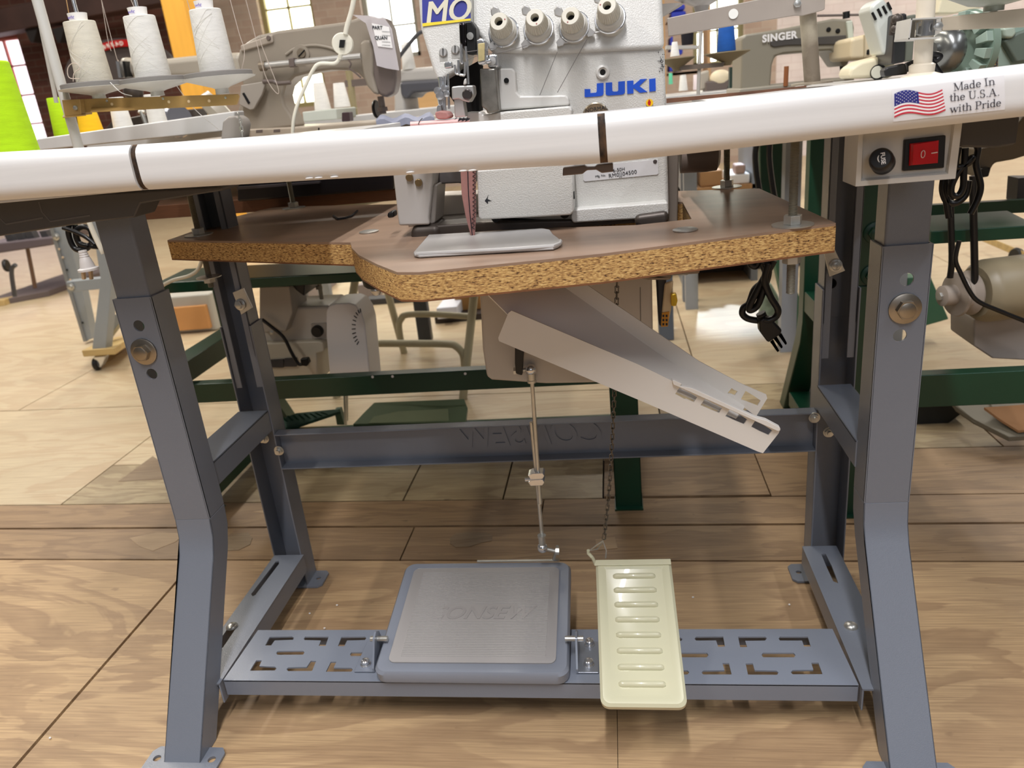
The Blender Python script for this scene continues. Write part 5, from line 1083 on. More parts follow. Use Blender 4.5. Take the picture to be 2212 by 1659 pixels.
ob('machine_arm', slab([(250, 120), (300, 132), (430, 118), (520, 112), (520, 165), (440, 170), (300, 170), (262, 165)], 2.3, .18), mat('warm grey arm', (172, 164, 150), .35), mcb, .02)
ob('oil_globe', MB().sphere(P(288, 197, 2.15), .026, 12), CASTIRON, mcb)
ob('needle_bar', MB().cyl(P(305, 240, 2.15), P(316, 270, 2.15), .006, n=10).cyl(P(300, 242, 2.15), P(314, 242, 2.15), .005, n=8), ZINC, mcb)
ob('handwheel', MB().lathe(P(375, 262, 2.1), (1, -.5, 0), [(0, 0), (.04, 0), (.045, .015), (.04, .03), (0, .03)], 28), mat('blue grey steel', (150, 152, 165), .25, .8), mcb)
ob('lamp_bowl', MB().lathe(P(486, 226, 2.0), (-.6, -.3, -.5), [(0, 0), (.05, .005), (.055, .03), (.04, .045), (0, .05)], 28), mat('warm grey arm', (0, 0, 0)), mcb)
ob('sleeve', slab([(250, 132), (256, 132), (262, 168), (256, 168)], 2.28, .03), CHROME, mcb); ob('sleeve', slab([(264, 132), (270, 132), (276, 166), (270, 168)], 2.28, .03), BLACKP, mcb)
yt = ob('yellow_tag', slab([(446, 230), (462, 229), (465, 238), (456, 255), (449, 255)], 2.0, .004), THREADY); tag(yt, 'yellow tag hanging beside the lamp bowl behind the tan arm', 'tag')
# ------------------------------------------------------------------ far left: posts, beam, sign
yp = ob('timber_post', MB().prism([(lambda q: (q.x, q.y, 0))(P(345, 0, 5)), (lambda q: (q.x, q.y, 0))(P(397, 0, 5)), (lambda q: (q.x + .02, q.y + .2, 0))(P(397, 0, 5)), (lambda q: (q.x, q.y + .2, 0))(P(345, 0, 5))], (0, 0, 3.2)), YPOST, None, .012); tag(yp, 'yellow painted timber post behind the white thread cones', 'post')
b1 = ob('trim_1', slab([(-80, 36), (360, -62), (362, 4), (-80, 86)], 8.2, .25), BEAMB, None, .01, kind='structure')
b2 = ob('trim_2', MB().box(-9, -2, 8.75, 8.98, 2.7, 2.95), BEAMB, None, kind='structure')
for a in (68, 126): 
    br_ = ob('beam_bracket', slab([(a - 15, 62), (a + 14, 56), (a + 4, 92), (a - 2, 92)], 8.25, .2), mat('bracket dark', (30, 24, 24), .6)); tag(br_, 'dark tapered bracket under the brown beam, %s' % ('beside the window' if a == 68 else 'right of the white post'), 'bracket')
sg = T('arched_sign', 'dark arched sign with red lettered band between two white cones', 'sign', P(270, 150, 7))
def arcp(cx, cy, r, a0, a1, n): return [(cx + r * math.cos(math.radians(a0 + (a1 - a0) * k / n)), cy - r * .62 * math.sin(math.radians(a0 + (a1 - a0) * k / n))) for k in range(n + 1)]
ob('sign_board', slab(arcp(262, 158, 122, 8, 178, 20) + [(140, 190), (384, 172)], 7.03, .04), mat('sign grey', (74, 66, 66), .6), sg)
ob('sign_band', slab(arcp(272, 150, 104, 66, 125, 12) + arcp(272, 150, 80, 125, 66, 12), 7.0, .02), RED, sg)
for k, chr_ in enumerate('BREAD DOC'):
    a = 121 - k * 6.2; q = arcp(272, 150, 91, a, a, 1)[0]; t_ = math.radians(a - 90)
    if chr_ != ' ': write('sign_letter', chr_, .046, P(*q, 6.99), (math.cos(t_), 0, math.sin(t_) + .1), (-math.sin(t_), 0, math.cos(t_)), PAPER, sg, ext=.002, off=.0008)
# ------------------------------------------------------------------ behind the heads in the middle
lg = T('sewing_machine', 'pale grey long-arm machine behind the clear parts bag', 'sewing machine', P(900, 245, 2.6))
ob('arm', slab([(850, 160), (866, 149), (945, 142), (960, 160), (950, 178), (862, 182)], 2.6, .2), mat('pale machine grey', (178, 174, 168), .4), lg, .02)
ob('under_arm', slab([(862, 176), (955, 170), (950, 196), (890, 200), (880, 215), (866, 210)], 2.59, .22), mat('dark machine grey', (74, 74, 80), .4), lg, .015)
ob('pillar', slab([(850, 176), (868, 176), (880, 262), (852, 268)], 2.6, .2), mat('pale machine grey', (0, 0, 0)), lg, .01)
wp = ob('wall_panel', slab([(882, 196), (952, 186), (955, 246), (890, 250)], 5.0, .03), mat('pale pine panel', (212, 172, 120), .6, 0, .1, 4, stretch=(.5, 1, 12))); tag(wp, 'pale pine board panel seen under the grey long arm', 'panel')
cone((884, 150), 2.62, .075, .022, .016, THREADW, 'white thread cone standing on the grey long arm')
ln = ob('lamp_neck', MB().tube(cpath([(858, 130), (872, 110), (905, 72), (925, 70)], 2.55), .006, 8), DARKST); tag(ln, 'thin dark curved lamp neck behind the parts bag', 'lamp')
for px, lab in (((698, 238), 'large white thread cone seen under the taupe machine arm at left'), ((740, 232), 'white thread cone seen under the taupe machine arm at right')):
    cone(px, 2.6, .085 if px[0] < 720 else .075, .027, .018, THREADW, lab, 'cones seen under the machine arm', False)
fp = T('thread_stand', 'distant thread stand post seen under the taupe machine arm', 'thread stand', P(765, 262, 2.65))
ob('post', MB().cyl(P(768, 264, 2.65), P(752, 140, 2.65), .012, n=14), mat('dull brass post', (150, 138, 104), .4), fp); ob('cross_arm', slab([(744, 174), (800, 168), (800, 184), (746, 188)], 2.64, .02), MACHD, fp)
ob('cone_plate', MB().lathe(P(738, 236, 2.6), (0, 0, 1), [(0, -.02), (.012, -.02), (.05, 0), (0, 0)], 24), LGREY, fp)
tr2 = ob('parts_tray', slab([(652, 242), (726, 234), (728, 258), (655, 264)], 2.2, .18), mat('grey green tray', (186, 190, 180), .5), None, .004); tag(tr2, 'grey green tray seen under the taupe machine arm', 'tray')
mg = ob('magnet_block', slab([(738, 243), (754, 242), (756, 262), (738, 263)], 1.9, .03), mat('dark maroon', (52, 32, 38), .5), None, .002); tag(mg, 'small dark block standing behind the taupe machine bed', 'block')
# back benches carrying the distant things
def bench(label, x0, x1, y0, y1, z, lx, m=LAMW, legm=mat('bench leg grey', (150, 154, 160), .45)):
    t = T('work_table', label, 'table', ((x0 + x1) / 2, (y0 + y1) / 2, 0)); ob('tabletop', MB().box(x0, x1, y0, y1, z - .035, z), m, t, .004)
    for x, y in lx: ob('leg', MB().box(x - .025, x + .025, y - .025, y + .025, 0, z - .035), legm, t)
    return t
bench('distant white-topped table behind the taupe machine', -1.7, -.25, 2.45, 3.0, P(740, 250, 2.6).z - .002, ((-1.6, 2.9), (-.32, 2.9), (-1.1, 2.5)))
bench('distant white-topped table behind the olive grey machine', .22, 1.0, 2.2, 2.75, P(1700, 192, 2.3).z - .004, ((.56, 2.6), (.9, 2.6)))
# ------------------------------------------------------------------ olive grey machine right of the overlock
SG = T('sewing_machine', 'olive grey sewing machine with white maker lettering right of the overlock', 'sewing machine', P(1640, 195, 2.25))
ob('arm', slab([(1602, 82), (1612, 74), (1690, 62), (1800, 40), (1842, 42), (1846, 60), (1842, 110), (1832, 140), (1822, 144), (1806, 120), (1796, 108), (1760, 110), (1692, 116), (1674, 122), (1668, 140), (1664, 192), (1600, 198)], 2.25, .16), SINGM, SG, .014, segs=3)
ob('arm_stripe', slab([(1664, 90), (1700, 84), (1828, 76), (1828, 88), (1822, 96), (1700, 98), (1672, 102), (1664, 98)], 2.245, .02), mat('dark arm stripe', (70, 66, 62), .4), SG, .002)
ob('head_panel', slab([(1829, 46), (1842, 44), (1846, 96), (1834, 99)], 2.24, .03), mat('pale head panel', (196, 204, 192), .35), SG, .003)
ob('needle_bar', MB().cyl(P(1820, 140, 2.3), P(1823, 170, 2.3), .008, n=10).lathe(P(1823, 170, 2.3), (0, 0, -1), [(0, 0), (.014, 0), (.014, .012), (0, .012)], 12), DARKST, SG)
ob('spool_rod', MB().cyl(P(1765, 34, 2.3), P(1856, 32, 2.3), .003, n=8), MACHD, SG); ob('rod_knob', MB().cyl(P(1828, 25, 2.3), P(1828, 40, 2.3), .009, n=12), BLACKP, SG)
ob('bed', slab([(1598, 192), (1846, 166), (1846, 190), (1598, 214)], 2.2, .25), mat('bed olive grey', (158, 152, 138), .4), SG, .004)
for q in ((1790, 64), (1810, 67)): ob('screw', MB().lathe(P(*q, 2.248), (0, -1, 0), [(0, 0), (.006, 0), (.004, .002), (0, .002)], 12), HOLE, SG)
write('maker_lettering', 'SINGER', .024, P(1684, 80, 2.243), (1, 0, .02), (0, 0, 1), PAPER, SG, ext=.0006, off=.0010, space=1.1)
scr = ob('screwdriver', MB().cyl(P(1697, 186, 2.2), P(1699, 143, 2.2), .006, n=10), mat('brown handle', (150, 92, 52), .5)); tag(scr, 'brown wooden handled tool standing by the olive grey machine opening', 'tool')
# cone shelf and small distant things at right of the overlock
cs2 = T('thread_stand', 'distant thread stand with blue and black cones right of the overlock', 'thread stand', P(1512, 200, 1.9))
ob('post', MB().cyl(P(1508, 205, 1.9), P(1514, 60, 1.9), .004, n=10), LGREY, cs2)
ob('cross_arm', slab([(1464, 142), (1566, 134), (1562, 144), (1470, 152)], 1.89, .02), mat('dark arm taupe', (110, 98, 86), .4), cs2)
for q, y_, r in (((1571, 112), 1.9, .05), ((1462, 125), 1.9, .04)):
    c = P(*q, y_); ob('cone_plate', MB().lathe(c, (0, 0, 1), [(0, -.028), (.008, -.028), (.012, -.02), (r, -.002), (r, 0), (0, 0)], 28), mat('olive plate', (150, 138, 112), .5), cs2)
cone((1569, 111), 1.9, .075, .0205, .0145, THREADB, 'blue thread cone on the plate right of the overlock', None, False)
cone((1485, 97), 2.2, .035, .0145, .0165, THREADK, 'black thread spool right of the overlock', None, False)
ob('spool_shelf', slab([(1440, 98), (1514, 98), (1514, 104), (1440, 106)], 2.15, .06), LGREY, cs2)
cone((1458, 122), 1.9, .030, .0105, .006, THREADW, 'small white cone on the olive plate beside the overlock', None, False)
bench('distant bench of small parts right of the overlock', .16, .5, 2.8, 3.3, P(1500, 200, 3).z, ((.17, 2.9), (.30, 3.2)))
cone((1476, 196), 2.95, .052, .016, .010, THREADW, 'white thread cone on the parts bench beside the overlock', 'cones on the parts bench', False)
cone((1504, 194), 2.95, .050, .011, .009, mat('pinkish white thread', (240, 226, 228), .8), 'slim pinkish white spool on the parts bench', None, False)
cone((1449, 182), 2.9, .036, .007, .006, mat('mint thread', (110, 214, 170), .8), 'mint green spool tight beside the overlock', None, False)
pm = T('portable_machine', 'cluster of grey machine heads on the parts bench', 'machine', P(1540, 195, 3.0))
ob('head', slab([(1510, 158), (1532, 150), (1534, 190), (1512, 196)], 3.0, .08), mat('warm grey arm', (0, 0, 0)), pm, .008); ob('head', MB().sphere(P(1556, 168, 3.0), .034, 10, (1.1, .8, .8)), mat('cream lampshade', (226, 212, 180), .5), pm); ob('base', slab([(1524, 176), (1580, 170), (1586, 194), (1524, 200)], 2.98, .1), MACHD, pm, .006)
ob('wheel', MB().tube([P(1582 + 9 * math.cos(k * .524), 190 + 7 * math.sin(k * .524), 2.9) for k in range(12)], .004, 6, True), BLACKP, pm)
gp2 = ob('green_panel', slab([(1577, 145), (1597, 144), (1596, 196), (1576, 198)], 2.6, .03), mat('deep green panel', (16, 44, 36), .5)); tag(gp2, 'dark green panel left of the olive grey machine pillar', 'panel')
dp = ob('pipe', MB().cyl(P(1597, 200, 2.4), P(1600, 118, 2.4), .008, n=10), DARKST); tag(dp, 'dark upright pipe left of the olive grey machine pillar', 'pipe')
rk_ = T('storage_rack', 'distant rack of blue bins right of the overlock', 'rack', P(1470, 160, 6)); BINB = mat('bin blue', (40, 60, 190), .5)
for (a, b, c, d) in ((1448, 12, 1480, 24), (1450, 26, 1482, 42), (1448, 80, 1454, 112), (1466, 100, 1475, 120), (1446, 130, 1458, 156), (1458, 142, 1474, 156)): ob('bin', slab([(a, b), (c, b - 3), (c, d - 3), (a, d)], 6, .25), BINB, rk_, .01)
rq = P(1446, 100, 6.05)
for rx in (rq.x - .05, rq.x + .26): ob('rack_frame', MB().box(rx, rx + .02, 6.0, 6.3, 0, 1.75), mat('rack tan', (196, 160, 120), .6), rk_); ob('shelf', slab([(1444, 44), (1500, 38), (1500, 42), (1444, 48)], 6.0, .3), mat('rack tan', (0, 0, 0)), rk_); ob('shelf', slab([(1446, 158), (1510, 152), (1510, 158), (1446, 164)], 6.0, .3), mat('rack tan', (0, 0, 0)), rk_)
# ------------------------------------------------------------------ cream machine, hood and green machine at far right
cm = T('sewing_machine', 'cream sewing machine with slotted hood left of the right thread stand', 'sewing machine', P(1900, 168, 1.75))
ob('belt_cover', MB().loops([[V((p.x, y, p.z)) for p in face2d([(1832, 170), (1836, 148), (1862, 132), (1900, 122), (1930, 112), (1936, 150), (1930, 168)], 1.72)] for y in (1.72, 1.80)]), CREAMM, cm, .008)
ob('cover_knob', MB().lathe(P(1895, 156, 1.72), (0, -1, 0), [(.0, 0), (.014, 0), (.0145, .004), (.0145, .008), (0, .009)], 28), BLACKP, cm); ob('knob_face', MB().lathe(P(1895, 156, 1.711), (0, -1, 0), [(0, 0), (.0115, 0), (.011, .001), (0, .001)], 28), mat('knob face', (214, 212, 196), .3), cm)
ob('machine_bed', slab([(1838, 82), (1900, 68), (1925, 66), (1925, 126), (1836, 130)], 2.1, .2), mat('pale cream body', (222, 206, 172), .4), cm, .01)
ob('bed_seam', slab([(1866, 76), (1869, 76), (1869, 124), (1866, 124)], 2.098, .004), mat('seam cream', (186, 170, 136), .5), cm); ob('bed_hole', slab([(1873, 108), (1878, 106), (1878, 118), (1872, 118)], 2.098, .004), HOLE, cm)
hd = ob('slotted_hood', MB().loops([[V((p.x, y, p.z)) for p in face2d([(1877, 18), (1890, 4), (1906, -8), (1930, 22), (1934, 60), (1928, 112), (1908, 122), (1892, 66)], 1.68)] for y in (1.68, 1.76)]), mat('pale hood enamel', (214, 218, 210), .3), cm, .008)
for q in ((1887, 34), (1899, 26), (1910, 20), (1920, 12)): ob('hood_slot', MB().tube([P(q[0] - 3, q[1] - 7, 1.679), P(q[0] + 5, q[1] + 9, 1.679)], .0024, 8), HOLE, hd)
ob('motor_block', slab([(1934, 30), (1960, 28), (1956, 134), (1926, 140)], 1.64, .1), mat('dark motor grey', (40, 38, 40), .35), cm, .004)
ob('motor_plate', slab([(1958, 34), (1980, 30), (1972, 132), (1954, 134)], 1.66, .08), mat('olive motor plate', (110, 112, 100), .4), cm, .003)
ob('motor_bracket', MB().cyl(P(1936, 34, 1.63), P(1930, 76, 1.63), .009, n=10).sphere(P(1938, 42, 1.62), .01, 8).sphere(P(1934, 62, 1.62), .008, 8), CASTIRON, cm)
gm = T('sewing_machine', 'mint green sewing machine with steel pulley and riveted badge at far right', 'sewing machine', P(2140, 160, 1.45))
ob('body', slab([(2096, 40), (2240, 20), (2240, 150), (2070, 158), (2074, 120), (2110, 100)], 1.46, .16), MINT, gm, .01)
ob('motor_hood', slab([(2098, 92), (2128, 90), (2136, 104), (2130, 146), (2066, 152), (2064, 120)], 1.43, .08), MINT, gm, .004)
ob('hood_window', slab([(2098, 78), (2134, 74), (2132, 92), (2100, 92)], 1.4585, .004), HOLE, gm); ob('hood_window', slab([(2100, 112), (2128, 112), (2124, 144), (2096, 146)], 1.4285, .004), HOLE, gm)
mb = MB(); cw = P(2040, 108, 1.40); axw = V((-.93, -.36, .05)).normalized()
pu = ob('pulley', MB().lathe(cw - axw * .012, axw, [(0, 0), (.033, 0), (.034, .004), (.031, .020), (.022, .028), (.012, .030), (.012, .036), (0, .036)], 40), mat('steel pulley', (128, 130, 128), .28, .85), gm)
u_, w_ = axw.orthogonal().normalized(), None; w_ = axw.cross(u_)
for k in range(14):
    a = 2 * math.pi * k / 14; d1 = u_ * math.cos(a) + w_ * math.sin(a); d2 = u_ * math.cos(a + .28) + w_ * math.sin(a + .28); c0 = cw - axw * .026
    ob('fan_blade', MB().prism([c0 + d1 * .034, c0 + d1 * .056, c0 + d2 * .056, c0 + d2 * .034], -axw * .02), MINT, gm, .001)
ob('fan_rim', MB().lathe(cw - axw * .05, axw, [(.034, 0), (.058, 0), (.058, .012), (.034, .012)], 40), mat('mint shade', (126, 146, 132), .45), gm)
bdg = ob('badge', slab([(2136, 150), (2140, 96), (2146, 82), (2152, 79), (2158, 86), (2156, 146)], 1.455, .003), mat('brass badge', (168, 144, 104), .4, .3), gm, .0005)
write('badge_lettering', 'SP-172', .016, P(2147, 115, 1.454), (.08, 0, -1), (1, 0, .08), DARKST, bdg, ext=.0003, off=.0002)
ob('hinge', slab([(2166, 60), (2194, 54), (2198, 72), (2188, 84), (2170, 82)], 1.44, .04), mat('mint hinge', (170, 186, 172), .35), gm, .006)
ob('side_panel', slab([(2168, 88), (2200, 70), (2230, 60), (2230, 130), (2196, 136)], 1.445, .02), mat('grey green door', (96, 108, 98), .5), gm, .004)  # raised grey green slab, darker than the mint body
hs = ob('hood_panel', slab([(2038, -20), (2150, -40), (2120, 18), (2062, 30), (2024, 30)], 1.7, .05), CREAMM, None, .004); tag(hs, 'cream sheet metal panel behind the right thread stand post', 'panel')
cd = T('cable_connector', 'black cable connector lying on the white edge right of the cream machine', 'cable', P(1940, 155, 1.0))
ob('connector', slab([(1910, 152), (1916, 146), (1956, 136), (1962, 160), (1912, 166)], 1.0, .018), BLACKP, cd, .002)
ob('cable', MB().tube(cpath([(1955, 147), (1975, 138), (2000, 126), (2018, 118), (2030, 122), (2022, 130), (2012, 128), (2020, 145), (2032, 162)], 1.02, 8), .0038, 10), BLACKC, cd)
for k in range(5): ob('strain_ridge', MB().lathe(P(1957 + k * 3.6, 146 - k * 1.4, 1.01), (1, 0, .2), [(0, 0), (.0055, 0), (.0055, .0012), (0, .0012)], 14), BLACKP, cd)
# ------------------------------------------------------------------ right green table behind
tb2 = T('sewing_table', 'dark green sewing table stand behind the right grey leg', 'table', (.95, 1.7, 0))
stand(tb2, .476, 1.5, 1.5, 1.95, .86, GREEN, (.235, .305))
ob('tabletop', MB().box(.42, 1.6, 1.45, 1.95, .835, .862), LAMW, tb2, .004)
mb = MB(); mb.hull8(face2d([(2012, 500), (2240, 486), (2240, 514), (2010, 528)], 1.58), [V((p.x, 1.70, p.z + .01)) for p in face2d([(2012, 500), (2240, 486), (2240, 514), (2010, 528)], 1.58)]); ob('pan_rail', mb, GREEN, tb2, .002)
ob('back_rail', slab([(1980, 445), (2240, 430), (2240, 458), (1980, 470)], 1.85, .02), mat('back rail green', (14, 62, 42), .35), tb2)  # same dark green as the stand
ob('treadle_shelf', MB().box(.5, 1.48, 2.03, 2.15, .04, .07), GREEN, tb2, .002)
cm2 = T('clutch_motor', 'olive beige clutch motor with pulley hanging behind the right grey leg', 'motor', P(2140, 640, 1.6))
cp = P(2064, 636, 1.56); axm = V((.97, .22, 0)).normalized()
pl2 = ob('pulley', MB().lathe(cp - axm * .03, axm, [(0, 0), (.014, 0), (.020, .002), (.020, .026), (.042, .028), (.044, .032), (.034, .042), (.034, .048), (.044, .058), (.042, .062), (0, .062)], 36), mat('warm grey pulley', (166, 154, 142), .45), cm2)
ob('pulley_bolt', MB().hexa(cp - axm * .030, -axm, .008, .005), ZINC, pl2)
cy = P(2150, 626, 1.62); ob('motor_body', MB().lathe(cp + axm * .04, axm, [(0, 0), (.05, 0), (.058, .01), (.062, .02), (.062, .16), (.055, .19), (0, .19)], 36), mat('olive beige motor', (150, 138, 112), .4), cm2)
ob('motor_foot', slab([(2104, 690), (2120, 688), (2150, 664), (2240, 660), (2240, 780), (2145, 775), (2104, 748)], 1.6, .12), mat('warm grey foot', (168, 158, 150), .5), cm2, .004)
for l, r_, y_ in (([(2050, 470), (2053, 540), (2056, 600)], .0045, 1.52), ([(2098, 455), (2103, 540), (2104, 600)], .0055, 1.52)):
    pass
db = ob('drive_belt', MB().tube(cpath([(2052, 380), (2054, 470), (2056, 560), (2052, 600)], 1.545), .0058, 14).tube(cpath([(2102, 380), (2103, 470), (2105, 560), (2106, 640)], 1.545), .0066, 14), BLACKC); tag(db, 'black drive belt running down to the clutch motor pulley', 'belt')
pc = ob('power_cable', MB().tube(cpath([(2072, 520), (2064, 560), (2075, 590), (2095, 630), (2115, 652), (2160, 672), (2230, 700)], 1.5), .0042, 14), BLACKC); tag(pc, 'black cable curving in front of the clutch motor', 'cable')
cc = ob('coiled_cable', MB().tube(cpath([(2070, 318), (2064, 350), (2068, 362), (2092, 352), (2100, 340), (2088, 352), (2070, 372), (2056, 400), (2056, 420), (2070, 422), (2080, 405), (2082, 372), (2085, 320)], 1.1), .0042, 14).tube(cpath([(2040, 378), (2036, 410), (2046, 436), (2066, 438), (2086, 420), (2092, 390)], 1.12), .0045, 14).tube(cpath([(2096, 300), (2112, 320), (2108, 355), (2118, 400), (2112, 430), (2096, 462)], 1.11), .0042, 14).tube(cpath([(2040, 380), (2044, 430), (2050, 470)], 1.12), .0045, 14), BLACKC); tag(cc, 'coiled black cable hanging beside the white switch box', 'cable')
fm = T('hanging_casting', 'dark machine parts hanging below the table at far right edge', 'machine', P(2150, 340, 1.9))
ob('casting', slab([(2110, 322), (2160, 312), (2212, 250), (2240, 250), (2240, 330), (2190, 345), (2150, 352), (2130, 384), (2118, 386)], 1.9, .12), mat('brown machine casting', (110, 98, 80), .5), fm, .008); ob('rubber_foot', slab([(2120, 364), (2142, 362), (2136, 382), (2122, 384)], 1.88, .04), BLACKP, fm, .003)  # casting in one even brown
ob('hanging_bracket', slab([(2200, 385), (2212, 384), (2240, 384), (2240, 440), (2196, 436)], 1.9, .05), DARKST, fm)
kp3 = T('treadle_pedal', 'grey pedal plate with brown mat lying under the right green table', 'pedal', G(2140, 900, .06))
ob('pedal_pan', slant([(2056, 868, .10), (2240, 850, .10), (2240, 940, .05), (2180, 944, .05), (2105, 905, .07), (2066, 878, .09)]), mat('olive pedal pan', (118, 112, 96), .45), kp3, .002)
ob('pedal_mat', slant([(2126, 880, .10), (2240, 872, .102), (2240, 926, .064), (2200, 930, .062), (2160, 905, .078)], .006), mat('tan pedal mat', (168, 124, 84), .7), kp3)
kp4 = T('presser_lift_pedal', 'black pedal block on the floor left of the grey pedal plate', 'pedal', G(2020, 930, .04))
ob('pedal_plate', slab([(1962, 872), (2096, 862), (2100, 878), (2040, 922), (2030, 948), (1958, 950)], 1.95, .16), mat('near black green', (16, 20, 18), .5), kp4, .004)
chain('lift_chain', [P(2096, 878, 1.9), P(2128, 862, 1.88), P(2158, 838, 1.86)], .016, .005, .0018, ZINC, kp4)
sc2 = ob('wing_screw', MB().sphere(P(2190, 940, 1.9), .012, 8).cyl(P(2172, 946, 1.9), P(2212, 936, 1.9), .006, n=10), CHROME); tag(sc2, 'shiny wing screw at the front of the grey pedal plate', 'screw')
# ------------------------------------------------------------------ sage green stand further back
tb3 = T('sewing_table', 'sage green table leg frame behind the hanging power cord', 'table', (.62, 2.7, 0))
yq = 2.79
mb = strip([(yq, 0), (yq + .16, .27), (yq + .17, .31), (yq + .17, .84)], [(yq + .06, 0), (yq + .22, .26), (yq + .23, .30), (yq + .23, .84)], .585, .65)
lgm = ob('front_leg', strip([(0, 0), (0, .3), (0, .32), (0, .34)], [(.06, 0), (.06, .3), (.06, .32), (.06, .34)], .585, .655), LGREEN, tb3); lgm.location = (0, 0, 0)
lgm.data.transform(Matrix.Translation((0, yq, 0))); mb.bm.free()
me = slab([(1640, 300), (1700, 300), (1700, 560), (1752, 718), (1706, 720), (1672, 560), (1642, 430)], 2.80, .06); bpy.data.objects.remove(lgm)
ob('front_leg', me, LGREEN, tb3, .004)
ob('upper_leg_tube', slab([(1642, 290), (1698, 290), (1698, 470), (1644, 470)], 2.79, .05), GREEN, tb3, .003)  # shaded top of the same leg, its shade painted as darker green
ob('base_bar', slab([(1700, 675), (1800, 668), (1800, 690), (1700, 698)], 2.95, .05), LGREEN, tb3, .003)
ob('casting', slab([(1650, 620), (1665, 610), (1682, 640), (1690, 690), (1676, 716), (1640, 690)], 2.86, .04), mat('mottled green casting', (150, 166, 146), .5, 0, .4, 30), tb3, .01)
ob('base_bar', slab([(1960, 600), (2010, 596), (2050, 690), (1962, 715)], 2.6, .06), LGREEN, tb3, .004)
bl_ = ob('drive_belt', MB().tube(cpath([(1640, 296), (1632, 330), (1634, 372), (1640, 412), (1642, 440)], 2.3), .0085, 8).tube(cpath([(1664, 296), (1662, 340), (1668, 395), (1674, 430)], 2.3), .008, 8), BLACKC); tag(bl_, 'pair of black belts hanging above the right end of the particle board', 'belt')
# power cord hanging with plug
pcd = T('cord_bundle', 'bundled black power cord with three-pin plug hanging under the particle board', 'cord', P(1650, 640, 1.25))
YC = 1.25
ob('cord', MB().tube(cpath([(1640, 560), (1632, 575), (1622, 570), (1630, 562), (1655, 568), (1660, 590), (1650, 625), (1636, 660), (1620, 670), (1622, 655), (1645, 610), (1665, 575), (1672, 562)], YC), .0055, 14)
   .tube(cpath([(1645, 565), (1655, 600), (1630, 625), (1618, 655), (1606, 665), (1604, 678), (1615, 688), (1635, 692), (1644, 690)], YC + .012), .0055, 14)
   .tube(cpath([(1660, 570), (1652, 605), (1664, 640), (1680, 668), (1676, 684), (1660, 692), (1650, 690)], YC - .008), .0055, 14), BLACKC, pcd)
pg = ob('plug_body', slab([(1640, 692), (1650, 686), (1668, 690), (1691, 715), (1686, 724), (1660, 742), (1642, 718)], YC - .012, .026), BLACKP, pcd, .004)
for a, b, c, d in ((1684, 722, 1699, 742), (1674, 730, 1690, 750), (1666, 736, 1682, 758)): ob('plug_blade', MB().hull8(face2d([(a - 3, b + 2), (a + 4, b - 3), (a + 4, b + 1), (a, b + 4)], YC), face2d([(c - 4, d + 1), (c, d - 3), (c + 1, d), (c - 2, d + 3)], YC)), mat('brass blade', (200, 182, 152), .4, .3), pg)
mb = MB()
for k in range(5): mb.lathe(P(1643 + k * 1.4, 676 + k * 3.4, YC), P(1660, 712, YC) - P(1643, 676, YC), [(0, 0), (.008, 0), (.008, .0016), (0, .0016)], 14)
ob('strain_relief', mb, BLACKP, pg)
# ------------------------------------------------------------------ things under the left end
pw = T('cord_coil', 'coiled black cord with white two-pin plug hanging at left of the grey leg', 'cord', P(180, 540, 1.35))
ob('cord', MB().tube(cpath([(150, 480), (148, 505), (160, 535), (180, 540), (198, 525), (196, 498), (180, 490), (165, 500), (172, 525), (200, 532), (240, 534)], 1.35), .0052, 14).tube(cpath([(136, 492), (160, 500), (185, 512), (205, 528)], 1.34), .004, 14).tube(cpath([(162, 485), (165, 515), (178, 538)], 1.36), .005, 14), BLACKC, pw)
pb = ob('plug_body', MB().lathe(P(178, 541, 1.33), (.03, 0, -1), [(0, 0), (.0072, 0), (.0078, .003), (.007, .004), (.0082, .007), (.0074, .008), (.0088, .011), (.008, .012), (.010, .016), (.0125, .026), (.0135, .032), (.0185, .034), (.0185, .038), (.0125, .039), (0, .039)], 24), mat('white plug plastic', (210, 206, 204), .4), pw)
for x in (174, 190): ob('plug_blade', slab([(x, 584), (x + 6, 584), (x + 8, 604), (x + 3, 604)], 1.33, .006), mat('cream blade', (214, 190, 160), .4), pb)
wc = ob('white_cable', MB().tube(cpath([(342, 622), (372, 606), (408, 596), (428, 582), (436, 560)], 1.35), .0035, 14), mat('white cable plastic', (0, 0, 0))); w2_ = ob('white_cable', MB().tube(cpath([(192, 478), (206, 512), (224, 548)], 1.3), .0045, 14), mat('white cable plastic', (0, 0, 0))); tag(w2_, 'thick white cable hanging beside the grey leg at left', 'cable'); tag(wc, 'thin white cable below the left part of the particle board', 'cable')
ct = T('castered_table', 'pale grey table frame on a wooden dolly with casters at far left', 'table', G(208, 797, 0))
YK = 2.80; LG2 = mat('pale blue grey enamel', (146, 152, 156), .4, 0, .05, 4)
ob('front_leg', slab([(196, 470), (216, 470), (236, 598), (240, 612), (228, 756), (198, 756), (214, 622), (216, 600)], YK, .05), LG2, ct, .004)
ob('rear_leg', slab([(104, 484), (138, 476), (172, 604), (198, 732), (182, 738)], YK + .42, .05), LG2, ct, .003)
ob('rear_leg_side', slab([(104, 484), (112, 484), (186, 738), (180, 738)], YK + .41, .02), mat('grey leg flange', (128, 130, 130), .45), ct)
ob('brace', slab([(142, 609), (226, 600), (226, 624), (146, 632)], YK + .2, .05), LG2, ct, .003)
ob('base_bar', slab([(214, 700), (262, 672), (264, 690), (228, 738)], YK + .2, .05), LG2, ct, .003)
for q in ((121, 511), (153, 619)): bolt('bolt', P(*q, YK + (.405 if q[1] < 600 else .195)), (0, -1, 0), .012, ct, ZINC, 1.4)
